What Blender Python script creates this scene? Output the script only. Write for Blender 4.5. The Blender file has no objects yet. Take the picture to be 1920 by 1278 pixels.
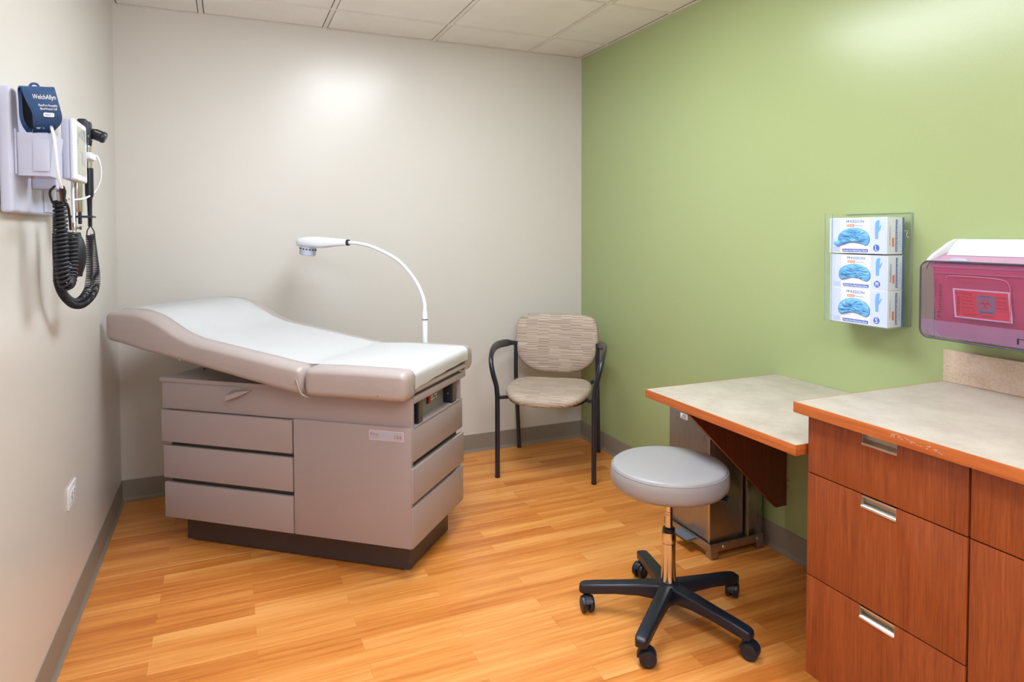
import bpy, bmesh, math, random
from mathutils import Vector, Matrix, noise
from math import sin, cos, pi, radians

random.seed(7)
S = bpy.context.scene
COL = S.collection

# ------------------------------------------------------------------ camera
F_PX, CY_PX = 1232.13, 472.7
YAW, PITCH, ROLL = 0.407, 0.0308, -0.0021
fwd = Vector((sin(YAW), cos(YAW), 0)); rgt = Vector((cos(YAW), -sin(YAW), 0)); upv = Vector((0, 0, 1))
f2 = fwd * cos(PITCH) - upv * sin(PITCH); u2 = upv * cos(PITCH) + fwd * sin(PITCH)
r3 = rgt * cos(ROLL) + u2 * sin(ROLL); u3 = u2 * cos(ROLL) - rgt * sin(ROLL)
cam = bpy.data.cameras.new('camera')
co = bpy.data.objects.new('camera', cam); COL.objects.link(co)
mw = Matrix.Identity(4)
for i in range(3):
    mw[i][0] = r3[i]; mw[i][1] = u3[i]; mw[i][2] = -f2[i]
mw[0][3], mw[1][3], mw[2][3] = 0.5048, -3.7269, 1.3309
co.matrix_world = mw
cam.sensor_fit = 'HORIZONTAL'; cam.sensor_width = 36.0
cam.lens = 36.0 * F_PX / 1920.0
cam.shift_y = (CY_PX - 639.0) / 1920.0
cam.clip_start = 0.02; cam.clip_end = 50
S.camera = co

# ------------------------------------------------------------------ world, light level, view
w = bpy.data.worlds.new('world'); S.world = w; w.use_nodes = True
w.node_tree.nodes['Background'].inputs[0].default_value = (0.8, 0.85, 0.9, 1)
w.node_tree.nodes['Background'].inputs[1].default_value = 0.3
S.view_settings.view_transform = 'Standard'; S.view_settings.look = 'None'
S.view_settings.gamma = 1.0; S.view_settings.use_curve_mapping = False
S.view_settings.exposure = 0.45
LIGHT_POWER = 16.0           # emission of the ceiling light lenses
LIGHT_COL = (0.87, 0.945, 1.0)
bl = bpy.data.lights.new('added_fill_light', 'AREA'); bl.shape = 'RECTANGLE'; bl.size = 0.7; bl.size_y = 0.5
bl.energy = 21.0; bl.spread = radians(125); bl.color = (0.90, 0.95, 1.0)      # fill light added behind the camera, aimed up to brighten ceiling and left wall
blo = bpy.data.objects.new('added_fill_light', bl); COL.objects.link(blo)
blo.location = (0.75, -4.25, 1.35); blo.rotation_euler = Vector((-0.45, 0.55, 0.95)).to_track_quat('-Z', 'Y').to_euler()

# ------------------------------------------------------------------ material helpers
def lin(c):
    def f(v):
        v /= 255.0
        return v / 12.92 if v <= 0.04045 else ((v + 0.055) / 1.055) ** 2.4
    return (f(c[0]), f(c[1]), f(c[2]), 1.0)

class NT:
    def __init__(s, name):
        s.m = bpy.data.materials.new(name); s.m.use_nodes = True
        s.t = s.m.node_tree; s.n = s.t.nodes
        s.b = s.n['Principled BSDF']; s.out = s.n['Material Output']
    def add(s, typ, **kw):
        nd = s.n.new(typ)
        for k, v in kw.items(): setattr(nd, k, v)
        return nd
    def link(s, a, b): s.t.links.new(a, b)
    def math(s, op, a, b=None, c=None):
        nd = s.add('ShaderNodeMath', operation=op)
        for i, v in enumerate((a, b, c)):
            if v is None: continue
            if isinstance(v, (int, float)): nd.inputs[i].default_value = v
            else: s.link(v, nd.inputs[i])
        return nd.outputs[0]
    def ramp(s, fac, stops):
        nd = s.add('ShaderNodeValToRGB'); e = nd.color_ramp.elements
        while len(e) < len(stops): e.new(0.5)
        for el, (p, c) in zip(e, stops): el.position = p; el.color = c
        s.link(fac, nd.inputs[0]); return nd.outputs[0]
    def noise(s, vec, scale, detail=3, rough=0.5, dim='3D'):
        nd = s.add('ShaderNodeTexNoise'); nd.inputs['Scale'].default_value = scale
        nd.inputs['Detail'].default_value = detail; nd.inputs['Roughness'].default_value = rough
        if vec is not None: s.link(vec, nd.inputs['Vector'])
        return nd.outputs[0]
    def coord(s, which='Object', scale=None):
        tc = s.add('ShaderNodeTexCoord').outputs[which]
        if scale:
            mp = s.add('ShaderNodeMapping'); mp.inputs['Scale'].default_value = scale
            s.link(tc, mp.inputs[0]); return mp.outputs[0]
        return tc
    def bump(s, h, strength, dist=0.001):
        nd = s.add('ShaderNodeBump'); nd.inputs['Strength'].default_value = strength
        nd.inputs['Distance'].default_value = dist
        s.link(h, nd.inputs['Height']); s.link(nd.outputs[0], s.b.inputs['Normal'])

def shade(c, k):
    return tuple(min(1, max(0, v * k)) for v in c[:3]) + (1,)

def mat(name, rgb, rough=0.5, metal=0.0, var=0.03, vscale=8, bump=0.0, bscale=200, spec=0.5, coat=0.0, bdist=0.001):
    t = NT(name); c = lin(rgb)
    v = t.coord()
    n = t.noise(v, vscale, 2)
    t.link(t.ramp(n, [(0.3, shade(c, 1 - var)), (0.7, shade(c, 1 + var))]), t.b.inputs['Base Color'])
    t.b.inputs['Roughness'].default_value = rough; t.b.inputs['Metallic'].default_value = metal
    t.b.inputs['Specular IOR Level'].default_value = spec
    t.b.inputs['Coat Weight'].default_value = coat
    if bump: t.bump(t.noise(v, bscale, 2), bump, bdist)
    return t.m

def clear(name, rgb, alpha, rough=0.02, gl=(1, 1, 1, 1)):
    """thin clear plastic sheet: see-through body of a tint, with a gloss"""
    t = NT(name)
    tr = t.add('ShaderNodeBsdfTransparent'); tr.inputs[0].default_value = lin(rgb)
    di = t.add('ShaderNodeBsdfDiffuse'); di.inputs[0].default_value = lin(gl) if max(gl) > 1 else gl
    gs = t.add('ShaderNodeBsdfGlossy'); gs.inputs['Roughness'].default_value = rough
    lw = t.add('ShaderNodeLayerWeight'); lw.inputs[0].default_value = 0.5
    fr = t.math('ADD', t.math('MULTIPLY', t.math('POWER', lw.outputs['Facing'], 4.0), 0.45), 0.025)
    m1 = t.add('ShaderNodeMixShader'); m1.inputs[0].default_value = alpha
    t.link(tr.outputs[0], m1.inputs[1]); t.link(di.outputs[0], m1.inputs[2])
    m2 = t.add('ShaderNodeMixShader'); t.link(fr, m2.inputs[0])
    t.link(m1.outputs[0], m2.inputs[1]); t.link(gs.outputs[0], m2.inputs[2])
    t.link(m2.outputs[0], t.out.inputs[0]); return t.m

def paint(name, rgb, rough=0.42, spec=0.4):
    t = NT(name); c = lin(rgb); v = t.coord()
    t.link(t.ramp(t.noise(v, 1.3, 2), [(0.3, shade(c, 0.985)), (0.7, shade(c, 1.015))]), t.b.inputs['Base Color'])
    t.b.inputs['Roughness'].default_value = rough; t.b.inputs['Specular IOR Level'].default_value = spec
    t.bump(t.noise(v, 150, 2), 0.22, 0.0007); return t.m

def wood(name, ca, cb, cc, axis='Z', fine=60, rough=0.4, rnd=False, spec=0.5, patch=0.5, fw=0.55):
    """wood laminate; grain runs along the axis"""
    t = NT(name); st = 0.045
    sc = {'X': (st, 1, 1), 'Y': (1, st, 1), 'Z': (1, 1, st)}[axis]
    tc = t.coord()
    if rnd:
        oi = t.add('ShaderNodeObjectInfo').outputs['Random']
        cx = t.add('ShaderNodeCombineXYZ'); t.link(t.math('MULTIPLY', oi, 37.0), cx.inputs[0]); t.link(t.math('MULTIPLY', oi, 91.0), cx.inputs[1])
        ad = t.add('ShaderNodeVectorMath', operation='ADD'); t.link(tc, ad.inputs[0]); t.link(cx.outputs[0], ad.inputs[1]); tc = ad.outputs[0]
    mp = t.add('ShaderNodeMapping'); mp.inputs['Scale'].default_value = sc; t.link(tc, mp.inputs[0]); v = mp.outputs[0]
    n1 = t.noise(v, fine, 4, 0.65); n2 = t.noise(v, fine * 0.22, 3, 0.5)
    h = t.math('ADD', t.math('MULTIPLY', n1, fw), t.math('MULTIPLY', n2, 1 - fw))
    if rnd:
        wn = t.add('ShaderNodeTexWhiteNoise', noise_dimensions='1D'); t.link(t.math('MULTIPLY', oi, 913.0), wn.inputs['W'])
        h = t.math('ADD', h, t.math('MULTIPLY', t.math('SUBTRACT', wn.outputs[0], 0.5), patch * 0.34))
    t.link(t.ramp(h, [(0.34, lin(ca)), (0.5, lin(cb)), (0.66, lin(cc))]), t.b.inputs['Base Color'])
    t.b.inputs['Roughness'].default_value = rough; t.b.inputs['Specular IOR Level'].default_value = spec
    t.bump(n1, 0.05, 0.0004); return t.m

# ------------------------------------------------------------------ materials
M = {}
M['wall'] = paint('beige_wall_paint', (211, 207, 202), 0.28, 0.5)
M['green'] = paint('green_wall_paint', (161, 175, 123), 0.27, 0.5)
M['tile'] = mat('ceiling_tile', (238, 237, 236), 0.9, bump=0.35, bscale=420, var=0.02)
M['tbar'] = mat('ceiling_grid', (232, 230, 227), 0.5)
M['void'] = mat('plenum_dark', (40, 40, 42), 0.9)
M['base'] = mat('taupe_cove_base', (136, 124, 112), 0.42, var=0.05, vscale=3)
M['floor'] = wood('plank_floor', (191, 108, 43), (218, 139, 66), (235, 165, 93), 'X', 55, 0.30, True, 0.5, 0.5)
M['sub'] = mat('floor_joint', (176, 108, 52), 0.5)
M['weld'] = mat('seam_weld', (228, 178, 120), 0.4)
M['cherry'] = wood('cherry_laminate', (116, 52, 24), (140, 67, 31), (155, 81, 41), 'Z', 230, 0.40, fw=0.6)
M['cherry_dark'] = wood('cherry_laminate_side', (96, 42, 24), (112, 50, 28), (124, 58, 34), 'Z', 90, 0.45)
M['edge'] = wood('cherry_edge_band', (160, 80, 34), (182, 97, 45), (198, 116, 60), 'Y', 80, 0.40)
M['taupe'] = mat('taupe_enamel', (162, 149, 150), 0.32, var=0.012, vscale=3, spec=0.5)
M['taupe_top'] = mat('taupe_shell_top', (138, 132, 126), 0.30, var=0.02)
M['plinth'] = mat('dark_plinth', (62, 54, 58), 0.35, var=0.05)
M['gapdark'] = mat('recess_taupe', (92, 82, 80), 0.5)
M['blackp'] = mat('black_plastic', (23, 28, 42), 0.38, bump=0.1, bscale=500)
M['blackr'] = mat('black_rubber', (23, 27, 39), 0.45)
M['navytube'] = mat('blue_black_steel', (26, 32, 46), 0.30, coat=0.3)
M['white'] = mat('white_plastic', (226, 228, 238), 0.32, var=0.01)
M['offwhite'] = mat('offwhite_plastic', (186, 190, 212), 0.36, var=0.012)
M['paper'] = mat('exam_paper', (250, 250, 252), 0.7, var=0.01, bump=0.12, bscale=60)
M['chrome'] = mat('chrome', (214, 212, 210), 0.12, 1.0, var=0.01)
M['alu'] = mat('brushed_aluminium', (214, 212, 208), 0.30, 1.0, var=0.03, vscale=40)
M['alu_in'] = mat('aluminium_recess', (178, 168, 156), 0.45, 0.7, var=0.04)
M['vinyl_grey'] = mat('grey_stool_vinyl', (154, 152, 155), 0.36, var=0.015, bump=0.10, bscale=350)
M['red'] = mat('red_switch', (190, 24, 34), 0.3)
M['redlabel'] = mat('red_label', (236, 34, 46), 0.45)
M['greylabel'] = mat('grey_label_patch', (134, 120, 132), 0.5)
M['whitelabel'] = mat('white_label', (232, 228, 234), 0.5)
M['darktext'] = mat('dark_print', (84, 26, 36), 0.5)
M['blacktext'] = mat('black_print', (30, 26, 34), 0.5)
M['greytext'] = mat('grey_print', (150, 160, 186), 0.5)
M['bronze'] = mat('bronze_print', (164, 116, 100), 0.5)
M['whitetext'] = mat('white_print', (244, 246, 250), 0.5)
M['bluetext'] = mat('blue_print', (38, 98, 160), 0.5)
M['bluebanner'] = mat('blue_banner', (74, 104, 190), 0.5)
M['orange'] = mat('orange_print', (240, 118, 60), 0.5)
M['carton'] = mat('white_carton', (228, 231, 242), 0.5, var=0.008)
M['lavender'] = mat('lavender_carton', (196, 207, 242), 0.5, var=0.008)
M['icon'] = mat('glove_picture', (112, 168, 230), 0.5)
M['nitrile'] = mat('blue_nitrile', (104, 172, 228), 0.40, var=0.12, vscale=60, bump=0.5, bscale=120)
M['hole'] = mat('dark_box_opening', (30, 62, 120), 0.7)
M['clear'] = clear('clear_acrylic', (254, 255, 254), 0.012, 0.03, (0.9, 0.95, 0.92, 1))
M['acrylic_edge'] = clear('acrylic_edge', (200, 214, 206), 0.45, 0.1, (0.6, 0.72, 0.66, 1))
M['smoky'] = clear('smoky_cover', (238, 228, 240), 0.05, 0.05, (0.55, 0.42, 0.62, 1))
M['frosty'] = clear('frosted_cover', (226, 208, 228), 0.30, 0.3, (0.45, 0.30, 0.46, 1))
M['smokyedge'] = clear('smoky_cover_rim', (120, 116, 140), 0.55, 0.1, (0.13, 0.13, 0.2, 1))
M['redbin'] = mat('red_sharps_plastic', (208, 70, 98), 0.35, var=0.03)
M['redrib'] = mat('red_sharps_rib', (206, 104, 138), 0.3)
M['arch'] = mat('arch_plastic', (170, 84, 112), 0.3)
M['strip'] = mat('lavender_pink_plastic', (190, 142, 174), 0.35)
M['lid'] = mat('white_translucent_lid', (222, 225, 230), 0.3, var=0.01)
M['cuff'] = mat('blue_cuff_nylon', (40, 78, 128), 0.5, var=0.08, vscale=30, bump=0.3, bscale=500)
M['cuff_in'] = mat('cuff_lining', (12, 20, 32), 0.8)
M['lens'] = mat('clear_dial_glass', (176, 178, 164), 0.12, var=0.10, vscale=30)
M['pedal'] = mat('blue_grey_pedal', (104, 110, 124), 0.4)
M['hole_d'] = mat('black_slot', (14, 14, 18), 0.6)

def vinyl():
    t = NT('taupe_vinyl'); c = lin((174, 161, 159)); v = t.coord()
    t.link(t.ramp(t.noise(v, 5, 3), [(0.3, shade(c, 0.97)), (0.7, shade(c, 1.03))]), t.b.inputs['Base Color'])
    t.b.inputs['Roughness'].default_value = 0.36
    n = t.noise(t.coord('Object', (1, 1, 3)), 9, 3); t.bump(n, 0.25, 0.006); return t.m
M['vinyl'] = vinyl()

def stone(name, a, b, c2, sp):
    t = NT(name); v = t.coord()
    n1 = t.noise(v, 11, 7, 0.68); n2 = t.noise(v, 260 if not sp else 170, 2, 0.7)
    h = t.math('ADD', t.math('MULTIPLY', n1, 0.62), t.math('MULTIPLY', n2, 0.38 if sp else 0.22))
    t.link(t.ramp(h, [(0.30, lin(a)), (0.46, lin(b)), (0.64, lin(c2))]), t.b.inputs['Base Color'])
    t.b.inputs['Roughness'].default_value = 0.42; return t.m
M['counter'] = stone('stone_laminate', (170, 158, 146), (187, 177, 166), (196, 187, 178), False)
M['splash'] = stone('speckled_laminate', (164, 136, 112), (196, 174, 152), (216, 198, 180), True)

def steel():
    t = NT('brushed_steel'); v = t.coord('Object', (1, 1, 0.12))
    n = t.noise(v, 60, 3, 0.7)
    t.link(t.ramp(n, [(0.3, lin((164, 157, 151))), (0.7, lin((172, 166, 160)))]), t.b.inputs['Base Color'])
    t.b.inputs['Metallic'].default_value = 0.9
    t.link(t.ramp(n, [(0.3, (0.26, 0.26, 0.26, 1)), (0.7, (0.4, 0.4, 0.4, 1))]), t.b.inputs['Roughness'])
    t.bump(t.noise(t.coord(), 5, 1), 0.12, 0.006); return t.m
M['steel'] = steel()

def stripes(name, ax, az):
    """upholstery woven as staggered blocks of fine stripes"""
    t = NT(name); sx = t.add('ShaderNodeSeparateXYZ'); t.link(t.coord(), sx.inputs[0])
    x = sx.outputs[ax]; y = sx.outputs[az] if az == 2 else t.math('ADD', sx.outputs[1], sx.outputs[2])
    y = t.math('ADD', y, t.math('MULTIPLY', t.noise(t.coord(), 6, 1), 0.012))
    yb = t.math('ADD', y, 3.0)
    row = t.math('FLOOR', t.math('DIVIDE', yb, 0.034))
    xo = t.math('ADD', x, t.math('MULTIPLY', t.math('FLOORED_MODULO', row, 2.0), 0.010))
    colm = t.math('FLOOR', t.math('DIVIDE', t.math('ADD', xo, 3.0), 0.066))
    wn0 = t.add('ShaderNodeTexWhiteNoise', noise_dimensions='2D'); cv = t.add('ShaderNodeCombineXYZ')
    t.link(colm, cv.inputs[0]); t.link(row, cv.inputs[1]); t.link(cv.outputs[0], wn0.inputs['Vector'])
    ys = t.math('ADD', t.math('MULTIPLY', yb, 210.0), t.math('MULTIPLY', wn0.outputs[0], 53.0))
    cn = t.add('ShaderNodeCombineXYZ'); t.link(colm, cn.inputs[0]); t.link(ys, cn.inputs[1]); t.link(row, cn.inputs[2])
    nz = t.add('ShaderNodeTexNoise', noise_dimensions='2D'); nz.inputs['Scale'].default_value = 1.0; nz.inputs['Detail'].default_value = 1
    t.link(cn.outputs[0], nz.inputs['Vector'])
    h = t.math('ADD', nz.outputs[0], t.math('MULTIPLY', t.math('SUBTRACT', wn0.outputs[0], 0.5), 0.06))
    t.link(t.ramp(h, [(0.28, lin((118, 98, 88))), (0.46, lin((164, 144, 130))), (0.62, lin((204, 188, 172)))]), t.b.inputs['Base Color'])
    t.b.inputs['Roughness'].default_value = 0.6; t.bump(h, 0.2, 0.001); return t.m
M['fab_back'] = stripes('striped_upholstery_back', 0, 2)
M['fab_seat'] = stripes('striped_upholstery_seat', 0, 1)

def emit():
    t = NT('light_lens'); e = t.add('ShaderNodeEmission')
    e.inputs[0].default_value = LIGHT_COL + (1,); e.inputs[1].default_value = LIGHT_POWER
    t.link(e.outputs[0], t.out.inputs[0]); return t.m
M['emit'] = emit()

# ------------------------------------------------------------------ mesh helpers
def Tm(x, y, z): return Matrix.Translation((x, y, z))
def frame(o, xd, yd, zd=None):
    xd = Vector(xd); yd = Vector(yd); zd = Vector(zd) if zd is not None else xd.cross(yd)
    m = Matrix.Identity(4)
    for i in range(3): m[i][0] = xd[i]; m[i][1] = yd[i]; m[i][2] = zd[i]; m[i][3] = o[i]
    return m

def addbox(bm, x0, x1, y0, y1, z0, z1, bev=0.0, seg=2, m=None):
    if x0 > x1: x0, x1 = x1, x0
    if y0 > y1: y0, y1 = y1, y0
    if z0 > z1: z0, z1 = z1, z0
    vs = [bm.verts.new(p) for p in ((x0, y0, z0), (x1, y0, z0), (x1, y1, z0), (x0, y1, z0), (x0, y0, z1), (x1, y0, z1), (x1, y1, z1), (x0, y1, z1))]
    fs = [bm.faces.new([vs[i] for i in q]) for q in ((0, 3, 2, 1), (4, 5, 6, 7), (0, 1, 5, 4), (1, 2, 6, 5), (2, 3, 7, 6), (3, 0, 4, 7))]
    out = vs
    if bev > 0:
        es = list({e for f in fs for e in f.edges})
        r = bmesh.ops.bevel(bm, geom=es, offset=bev, segments=seg, profile=0.6, affect='EDGES', clamp_overlap=True)
        out = list({v for f in r['faces'] for v in f.verts} | {v for v in vs if v.is_valid})
    if m is not None: bmesh.ops.transform(bm, matrix=m, verts=out)
    return out

def box(x0, x1, y0, y1, z0, z1, bev=0.0, seg=2):
    bm = bmesh.new(); addbox(bm, x0, x1, y0, y1, z0, z1, bev, seg); return bm

def addprism(bm, pts, d, m=None, bev=0.0):
    """polygon pts in local XY extruded by d along local Z"""
    a = [bm.verts.new((p[0], p[1], 0)) for p in pts]; b = [bm.verts.new((p[0], p[1], d)) for p in pts]
    n = len(pts); f = [bm.faces.new(a[::-1]), bm.faces.new(b)]
    for i in range(n): f.append(bm.faces.new((a[i], a[(i + 1) % n], b[(i + 1) % n], b[i])))
    out = a + b
    if bev > 0:
        es = list({e for q in f for e in q.edges})
        r = bmesh.ops.bevel(bm, geom=es, offset=bev, segments=2, profile=0.6, affect='EDGES', clamp_overlap=True)
        out = list({v for q in r['faces'] for v in q.verts} | {v for v in out if v.is_valid})
    if m is not None: bmesh.ops.transform(bm, matrix=m, verts=out)
    return out

def addloft(bm, rings, cap=True, closed=True):
    R = [[bm.verts.new(p) for p in r] for r in rings]
    n = len(rings[0])
    for a, b in zip(R, R[1:]):
        for i in range(n if closed else n - 1):
            j = (i + 1) % n
            bm.faces.new((a[i], a[j], b[j], b[i]))
    if cap:
        bm.faces.new(R[0][::-1]); bm.faces.new(R[-1])
    return R

def addlathe(bm, prof, m=None, seg=32):
    """prof: (r,z) list, about local Z"""
    rings = []
    for r, z in prof:
        rings.append([Vector((max(r, 1e-5) * cos(2 * pi * k / seg), max(r, 1e-5) * sin(2 * pi * k / seg), z)) for k in range(seg)])
    if m is not None: rings = [[m @ p for p in q] for q in rings]
    addloft(bm, rings)

def addtube(bm, pts, r, seg=10, flat=None):
    """sweep a circle along pts; r number or list; flat=(a,b) scales the section"""
    P = [Vector(p) for p in pts]; n = len(P)
    R = r if isinstance(r, (list, tuple)) else [r] * n
    T = [(P[min(i + 1, n - 1)] - P[max(i - 1, 0)]).normalized() for i in range(n)]
    up = Vector((0, 0, 1)) if abs(T[0].z) < 0.9 else Vector((1, 0, 0))
    N = (up - T[0] * up.dot(T[0])).normalized(); rings = []
    for i in range(n):
        N = (N - T[i] * N.dot(T[i])).normalized(); B = T[i].cross(N)
        fa, fb = flat[i] if flat else (1, 1)
        rings.append([P[i] + (N * cos(2 * pi * k / seg) * fa + B * sin(2 * pi * k / seg) * fb) * R[i] for k in range(seg)])
    addloft(bm, rings)

def rr(v0, v1, z0, z1, r, n=5):
    out = []
    for cx_, cz_, s in ((v1 - r, z1 - r, 0), (v0 + r, z1 - r, 1), (v0 + r, z0 + r, 2), (v1 - r, z0 + r, 3)):
        for k in range(n + 1):
            t = (s + k / n) * pi / 2; out.append((cx_ + r * cos(t), cz_ + r * sin(t)))
    return out

def spline(pts, n=8):
    P = [Vector(p) for p in pts]; P = [P[0] * 2 - P[1]] + P + [P[-1] * 2 - P[-2]]; out = []
    for i in range(1, len(P) - 2):
        for k in range(n):
            t = k / n; a, b, c, d = P[i - 1:i + 3]
            out.append(0.5 * ((2 * b) + (c - a) * t + (2 * a - 5 * b + 4 * c - d) * t * t + (3 * b - a - 3 * c + d) * t ** 3))
    out.append(P[-2].copy()); return out

def obj(name, bm, m, parent=None, angle=35, M4=None, loc=None):
    if M4 is not None: bmesh.ops.transform(bm, matrix=M4, verts=bm.verts)
    bmesh.ops.recalc_face_normals(bm, faces=bm.faces)
    me = bpy.data.meshes.new(name); bm.to_mesh(me); bm.free()
    for p in me.polygons: p.use_smooth = True
    try: me.set_sharp_from_angle(angle=radians(angle))
    except Exception: pass
    me.materials.append(m)
    o = bpy.data.objects.new(name, me); COL.objects.link(o)
    if parent: o.parent = parent
    if loc is not None: o.location = loc
    return o

def tag(o, label=None, cat=None, group=None, kind=None):
    if label: o['label'] = label
    if cat: o['category'] = cat
    if group: o['group'] = group
    if kind: o['kind'] = kind
    return o

def thing(name, loc, label, cat, group=None, rz=0.0):
    o = bpy.data.objects.new(name, None); COL.objects.link(o); o.location = loc; o.rotation_euler = (0, 0, rz)
    o.empty_display_size = 0.05
    return tag(o, label, cat, group)

def text(s, width, m, parent, o, xd, yd, name='lettering', height=None, ext=0.0004):
    """flat lettering centred at o, running along xd, up along yd"""
    cu = bpy.data.curves.new('txt', 'FONT'); cu.body = s; cu.size = 1.0; cu.align_x = 'CENTER'; cu.align_y = 'CENTER'
    cu.extrude = 0.0; cu.resolution_u = 2
    tmp = bpy.data.objects.new('txt', cu); COL.objects.link(tmp)
    dg = bpy.context.evaluated_depsgraph_get()
    me = bpy.data.meshes.new_from_object(tmp.evaluated_get(dg)); bpy.data.objects.remove(tmp); bpy.data.curves.remove(cu)
    bm = bmesh.new(); bm.from_mesh(me); bpy.data.meshes.remove(me)
    xs = [v.co.x for v in bm.verts]; ys = [v.co.y for v in bm.verts]
    w0 = max(xs) - min(xs); h0 = max(ys) - min(ys)
    cx = (max(xs) + min(xs)) / 2; cy = (max(ys) + min(ys)) / 2
    sx = width / w0; sy = (height / h0) if height else sx
    for v in bm.verts: v.co = Vector(((v.co.x - cx) * sx, (v.co.y - cy) * sy, 0))
    r = bmesh.ops.extrude_face_region(bm, geom=bm.faces[:])
    for g in r['geom']:
        if isinstance(g, bmesh.types.BMVert): g.co.z += ext
    return obj(name, bm, m, parent, M4=frame(o, Vector(xd).normalized(), Vector(yd).normalized()))

# ================================================================== ROOM
W, H, YF = 2.6, 2.44, -4.78
wl = obj('wall_left', box(-0.1, 0, YF, 0.1, 0, 2.6), M['wall']); tag(wl, kind='structure')
wb = obj('wall_back', box(0, W, 0, 0.1, 0, 2.6), M['wall']); tag(wb, kind='structure')
wr = obj('wall_right', box(W, W + 0.1, YF, 0.1, 0, 2.6), M['green']); tag(wr, kind='structure')
wf = obj('wall_front', box(-0.1, W + 0.1, YF - 0.1, YF, 0, 2.6), M['wall']); tag(wf, kind='structure')

# floor of vinyl strips laid in a running bond
fl = obj('floor', box(-0.1, W + 0.1, YF - 0.1, 0.1, -0.06, -0.0015), M['sub']); tag(fl, kind='structure')
PW, PL = 0.0705, 0.627
y_first = -1.302
rows = []
k0 = int(math.ceil((0 - y_first) / PW))
rest = bmesh.new(); cache = {}
for k in range(k0, -50, -1):
    ya = y_first + k * PW; yb = min(ya + PW, 0.0)
    if yb <= YF: break
    ya2 = max(ya, YF)
    off = 0.571 if k % 2 == 0 else 0.885
    n = -2
    while True:
        xa = off + n * PL; xb = xa + PL; n += 1
        if xb <= 0.001: continue
        if xa >= W - 0.001: break
        xa = max(xa, 0); xb = min(xb, W)
        g = 0.0002
        if yb < -3.0:
            addbox(rest, xa + g, xb - g, ya2 + g, yb - g, -0.0014, 0.0); continue
        key = (round(xb - xa, 4), round(yb - ya2, 4))
        hx, hy = (xb - xa) / 2, (yb - ya2) / 2
        if key not in cache:
            o = obj('plank', box(-hx + g, hx - g, -hy + g, hy - g, -0.0014, 0.0), M['floor'], fl)
            cache[key] = o
        else:
            o = cache[key].copy(); COL.objects.link(o); o.parent = fl
        o.location = (xa + hx, ya2 + hy, 0)
o = obj('far_plank_field', rest, M['floor'], fl); tag(o, kind='stuff')
obj('seam_weld', box(0.016, 1.9, -0.8105, -0.8065, -0.001, 0.0004), M['weld'], fl)

# baseboards with a toe
def baseboard(name, L, m4):
    prof = [(0, 0), (0.017, 0), (0.0165, 0.002), (0.011, 0.005), (0.0065, 0.010), (0.004, 0.018), (0.0035, 0.1), (0.002, 0.1035), (0, 0.1035)]
    bm = bmesh.new(); addprism(bm, prof, L)
    o = obj(name, bm, M['base'], M4=m4, angle=30); tag(o, kind='structure'); return o
# local x = out from wall, y = up, z = along
baseboard('baseboard_left', -YF, frame((0, 0, 0), (1, 0, 0), (0, 0, 1)))
baseboard('baseboard_back', W, frame((W, 0, 0), (0, -1, 0), (0, 0, 1), (-1, 0, 0)))
baseboard('baseboard_right', 2.39, frame((W, 0, 0), (-1, 0, 0), (0, 0, 1), (0, -1, 0)))
baseboard('baseboard_front', W, frame((0, YF, 0), (0, 1, 0), (0, 0, 1), (1, 0, 0)))

# ceiling: hung grid with lay-in tiles
ce = obj('ceiling', box(-0.1, W + 0.1, YF - 0.1, 0.1, H + 0.10, H + 0.16), M['void']); tag(ce, kind='structure')
GX = [0.0, 0.392, 1.0, 1.612, 2.222, W]
GY = [0.0, -0.337, -0.945] + [-0.945 - 0.61 * i for i in range(1, 7)] + [YF]
def tbar(x0, x1, y0, y1): obj('ceiling_grid_bar', box(x0, x1, y0, y1, H, H + 0.0025), M['tbar'], ce)
hb = 0.011
for x in GX[1:-1]: tbar(x - hb, x + hb, YF, 0)
for a, b in zip(GX, GX[1:]):
    for y in GY[1:-1]: tbar(a + (hb if a else 0), b - (hb if b != W else 0), y - hb, y + hb)
for q in ((0, 0.02, YF, 0), (W - 0.02, W, YF, 0), (0.02, W - 0.02, -0.02, 0), (0.02, W - 0.02, YF, YF + 0.02)):
    obj('wall_angle', box(q[0], q[1], q[2], q[3], H - 0.002, H + 0.0), M['tbar'], ce)
lights = [(2, 2), (2, 6)]       # column, first row of two
lit = {(c, r + d) for c, r in lights for d in (0, 1)}
for i in range(len(GX) - 1):
    for j in range(len(GY) - 1):
        if (i, j) in lit: continue
        x0 = GX[i] + (0.021 if i == 0 else hb); x1 = GX[i + 1] - (0.021 if i == len(GX) - 2 else hb)
        y1 = GY[j] - (0.021 if j == 0 else hb); y0 = GY[j + 1] + (0.021 if j == len(GY) - 2 else hb)
        g = 0.0040
        bm = bmesh.new(); addbox(bm, x0 + g, x1 - g, y0 + g, y1 - g, H - 0.001, H + 0.018, 0.002, 1)
        obj('ceiling_tile', bm, M['tile'], ce)
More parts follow.
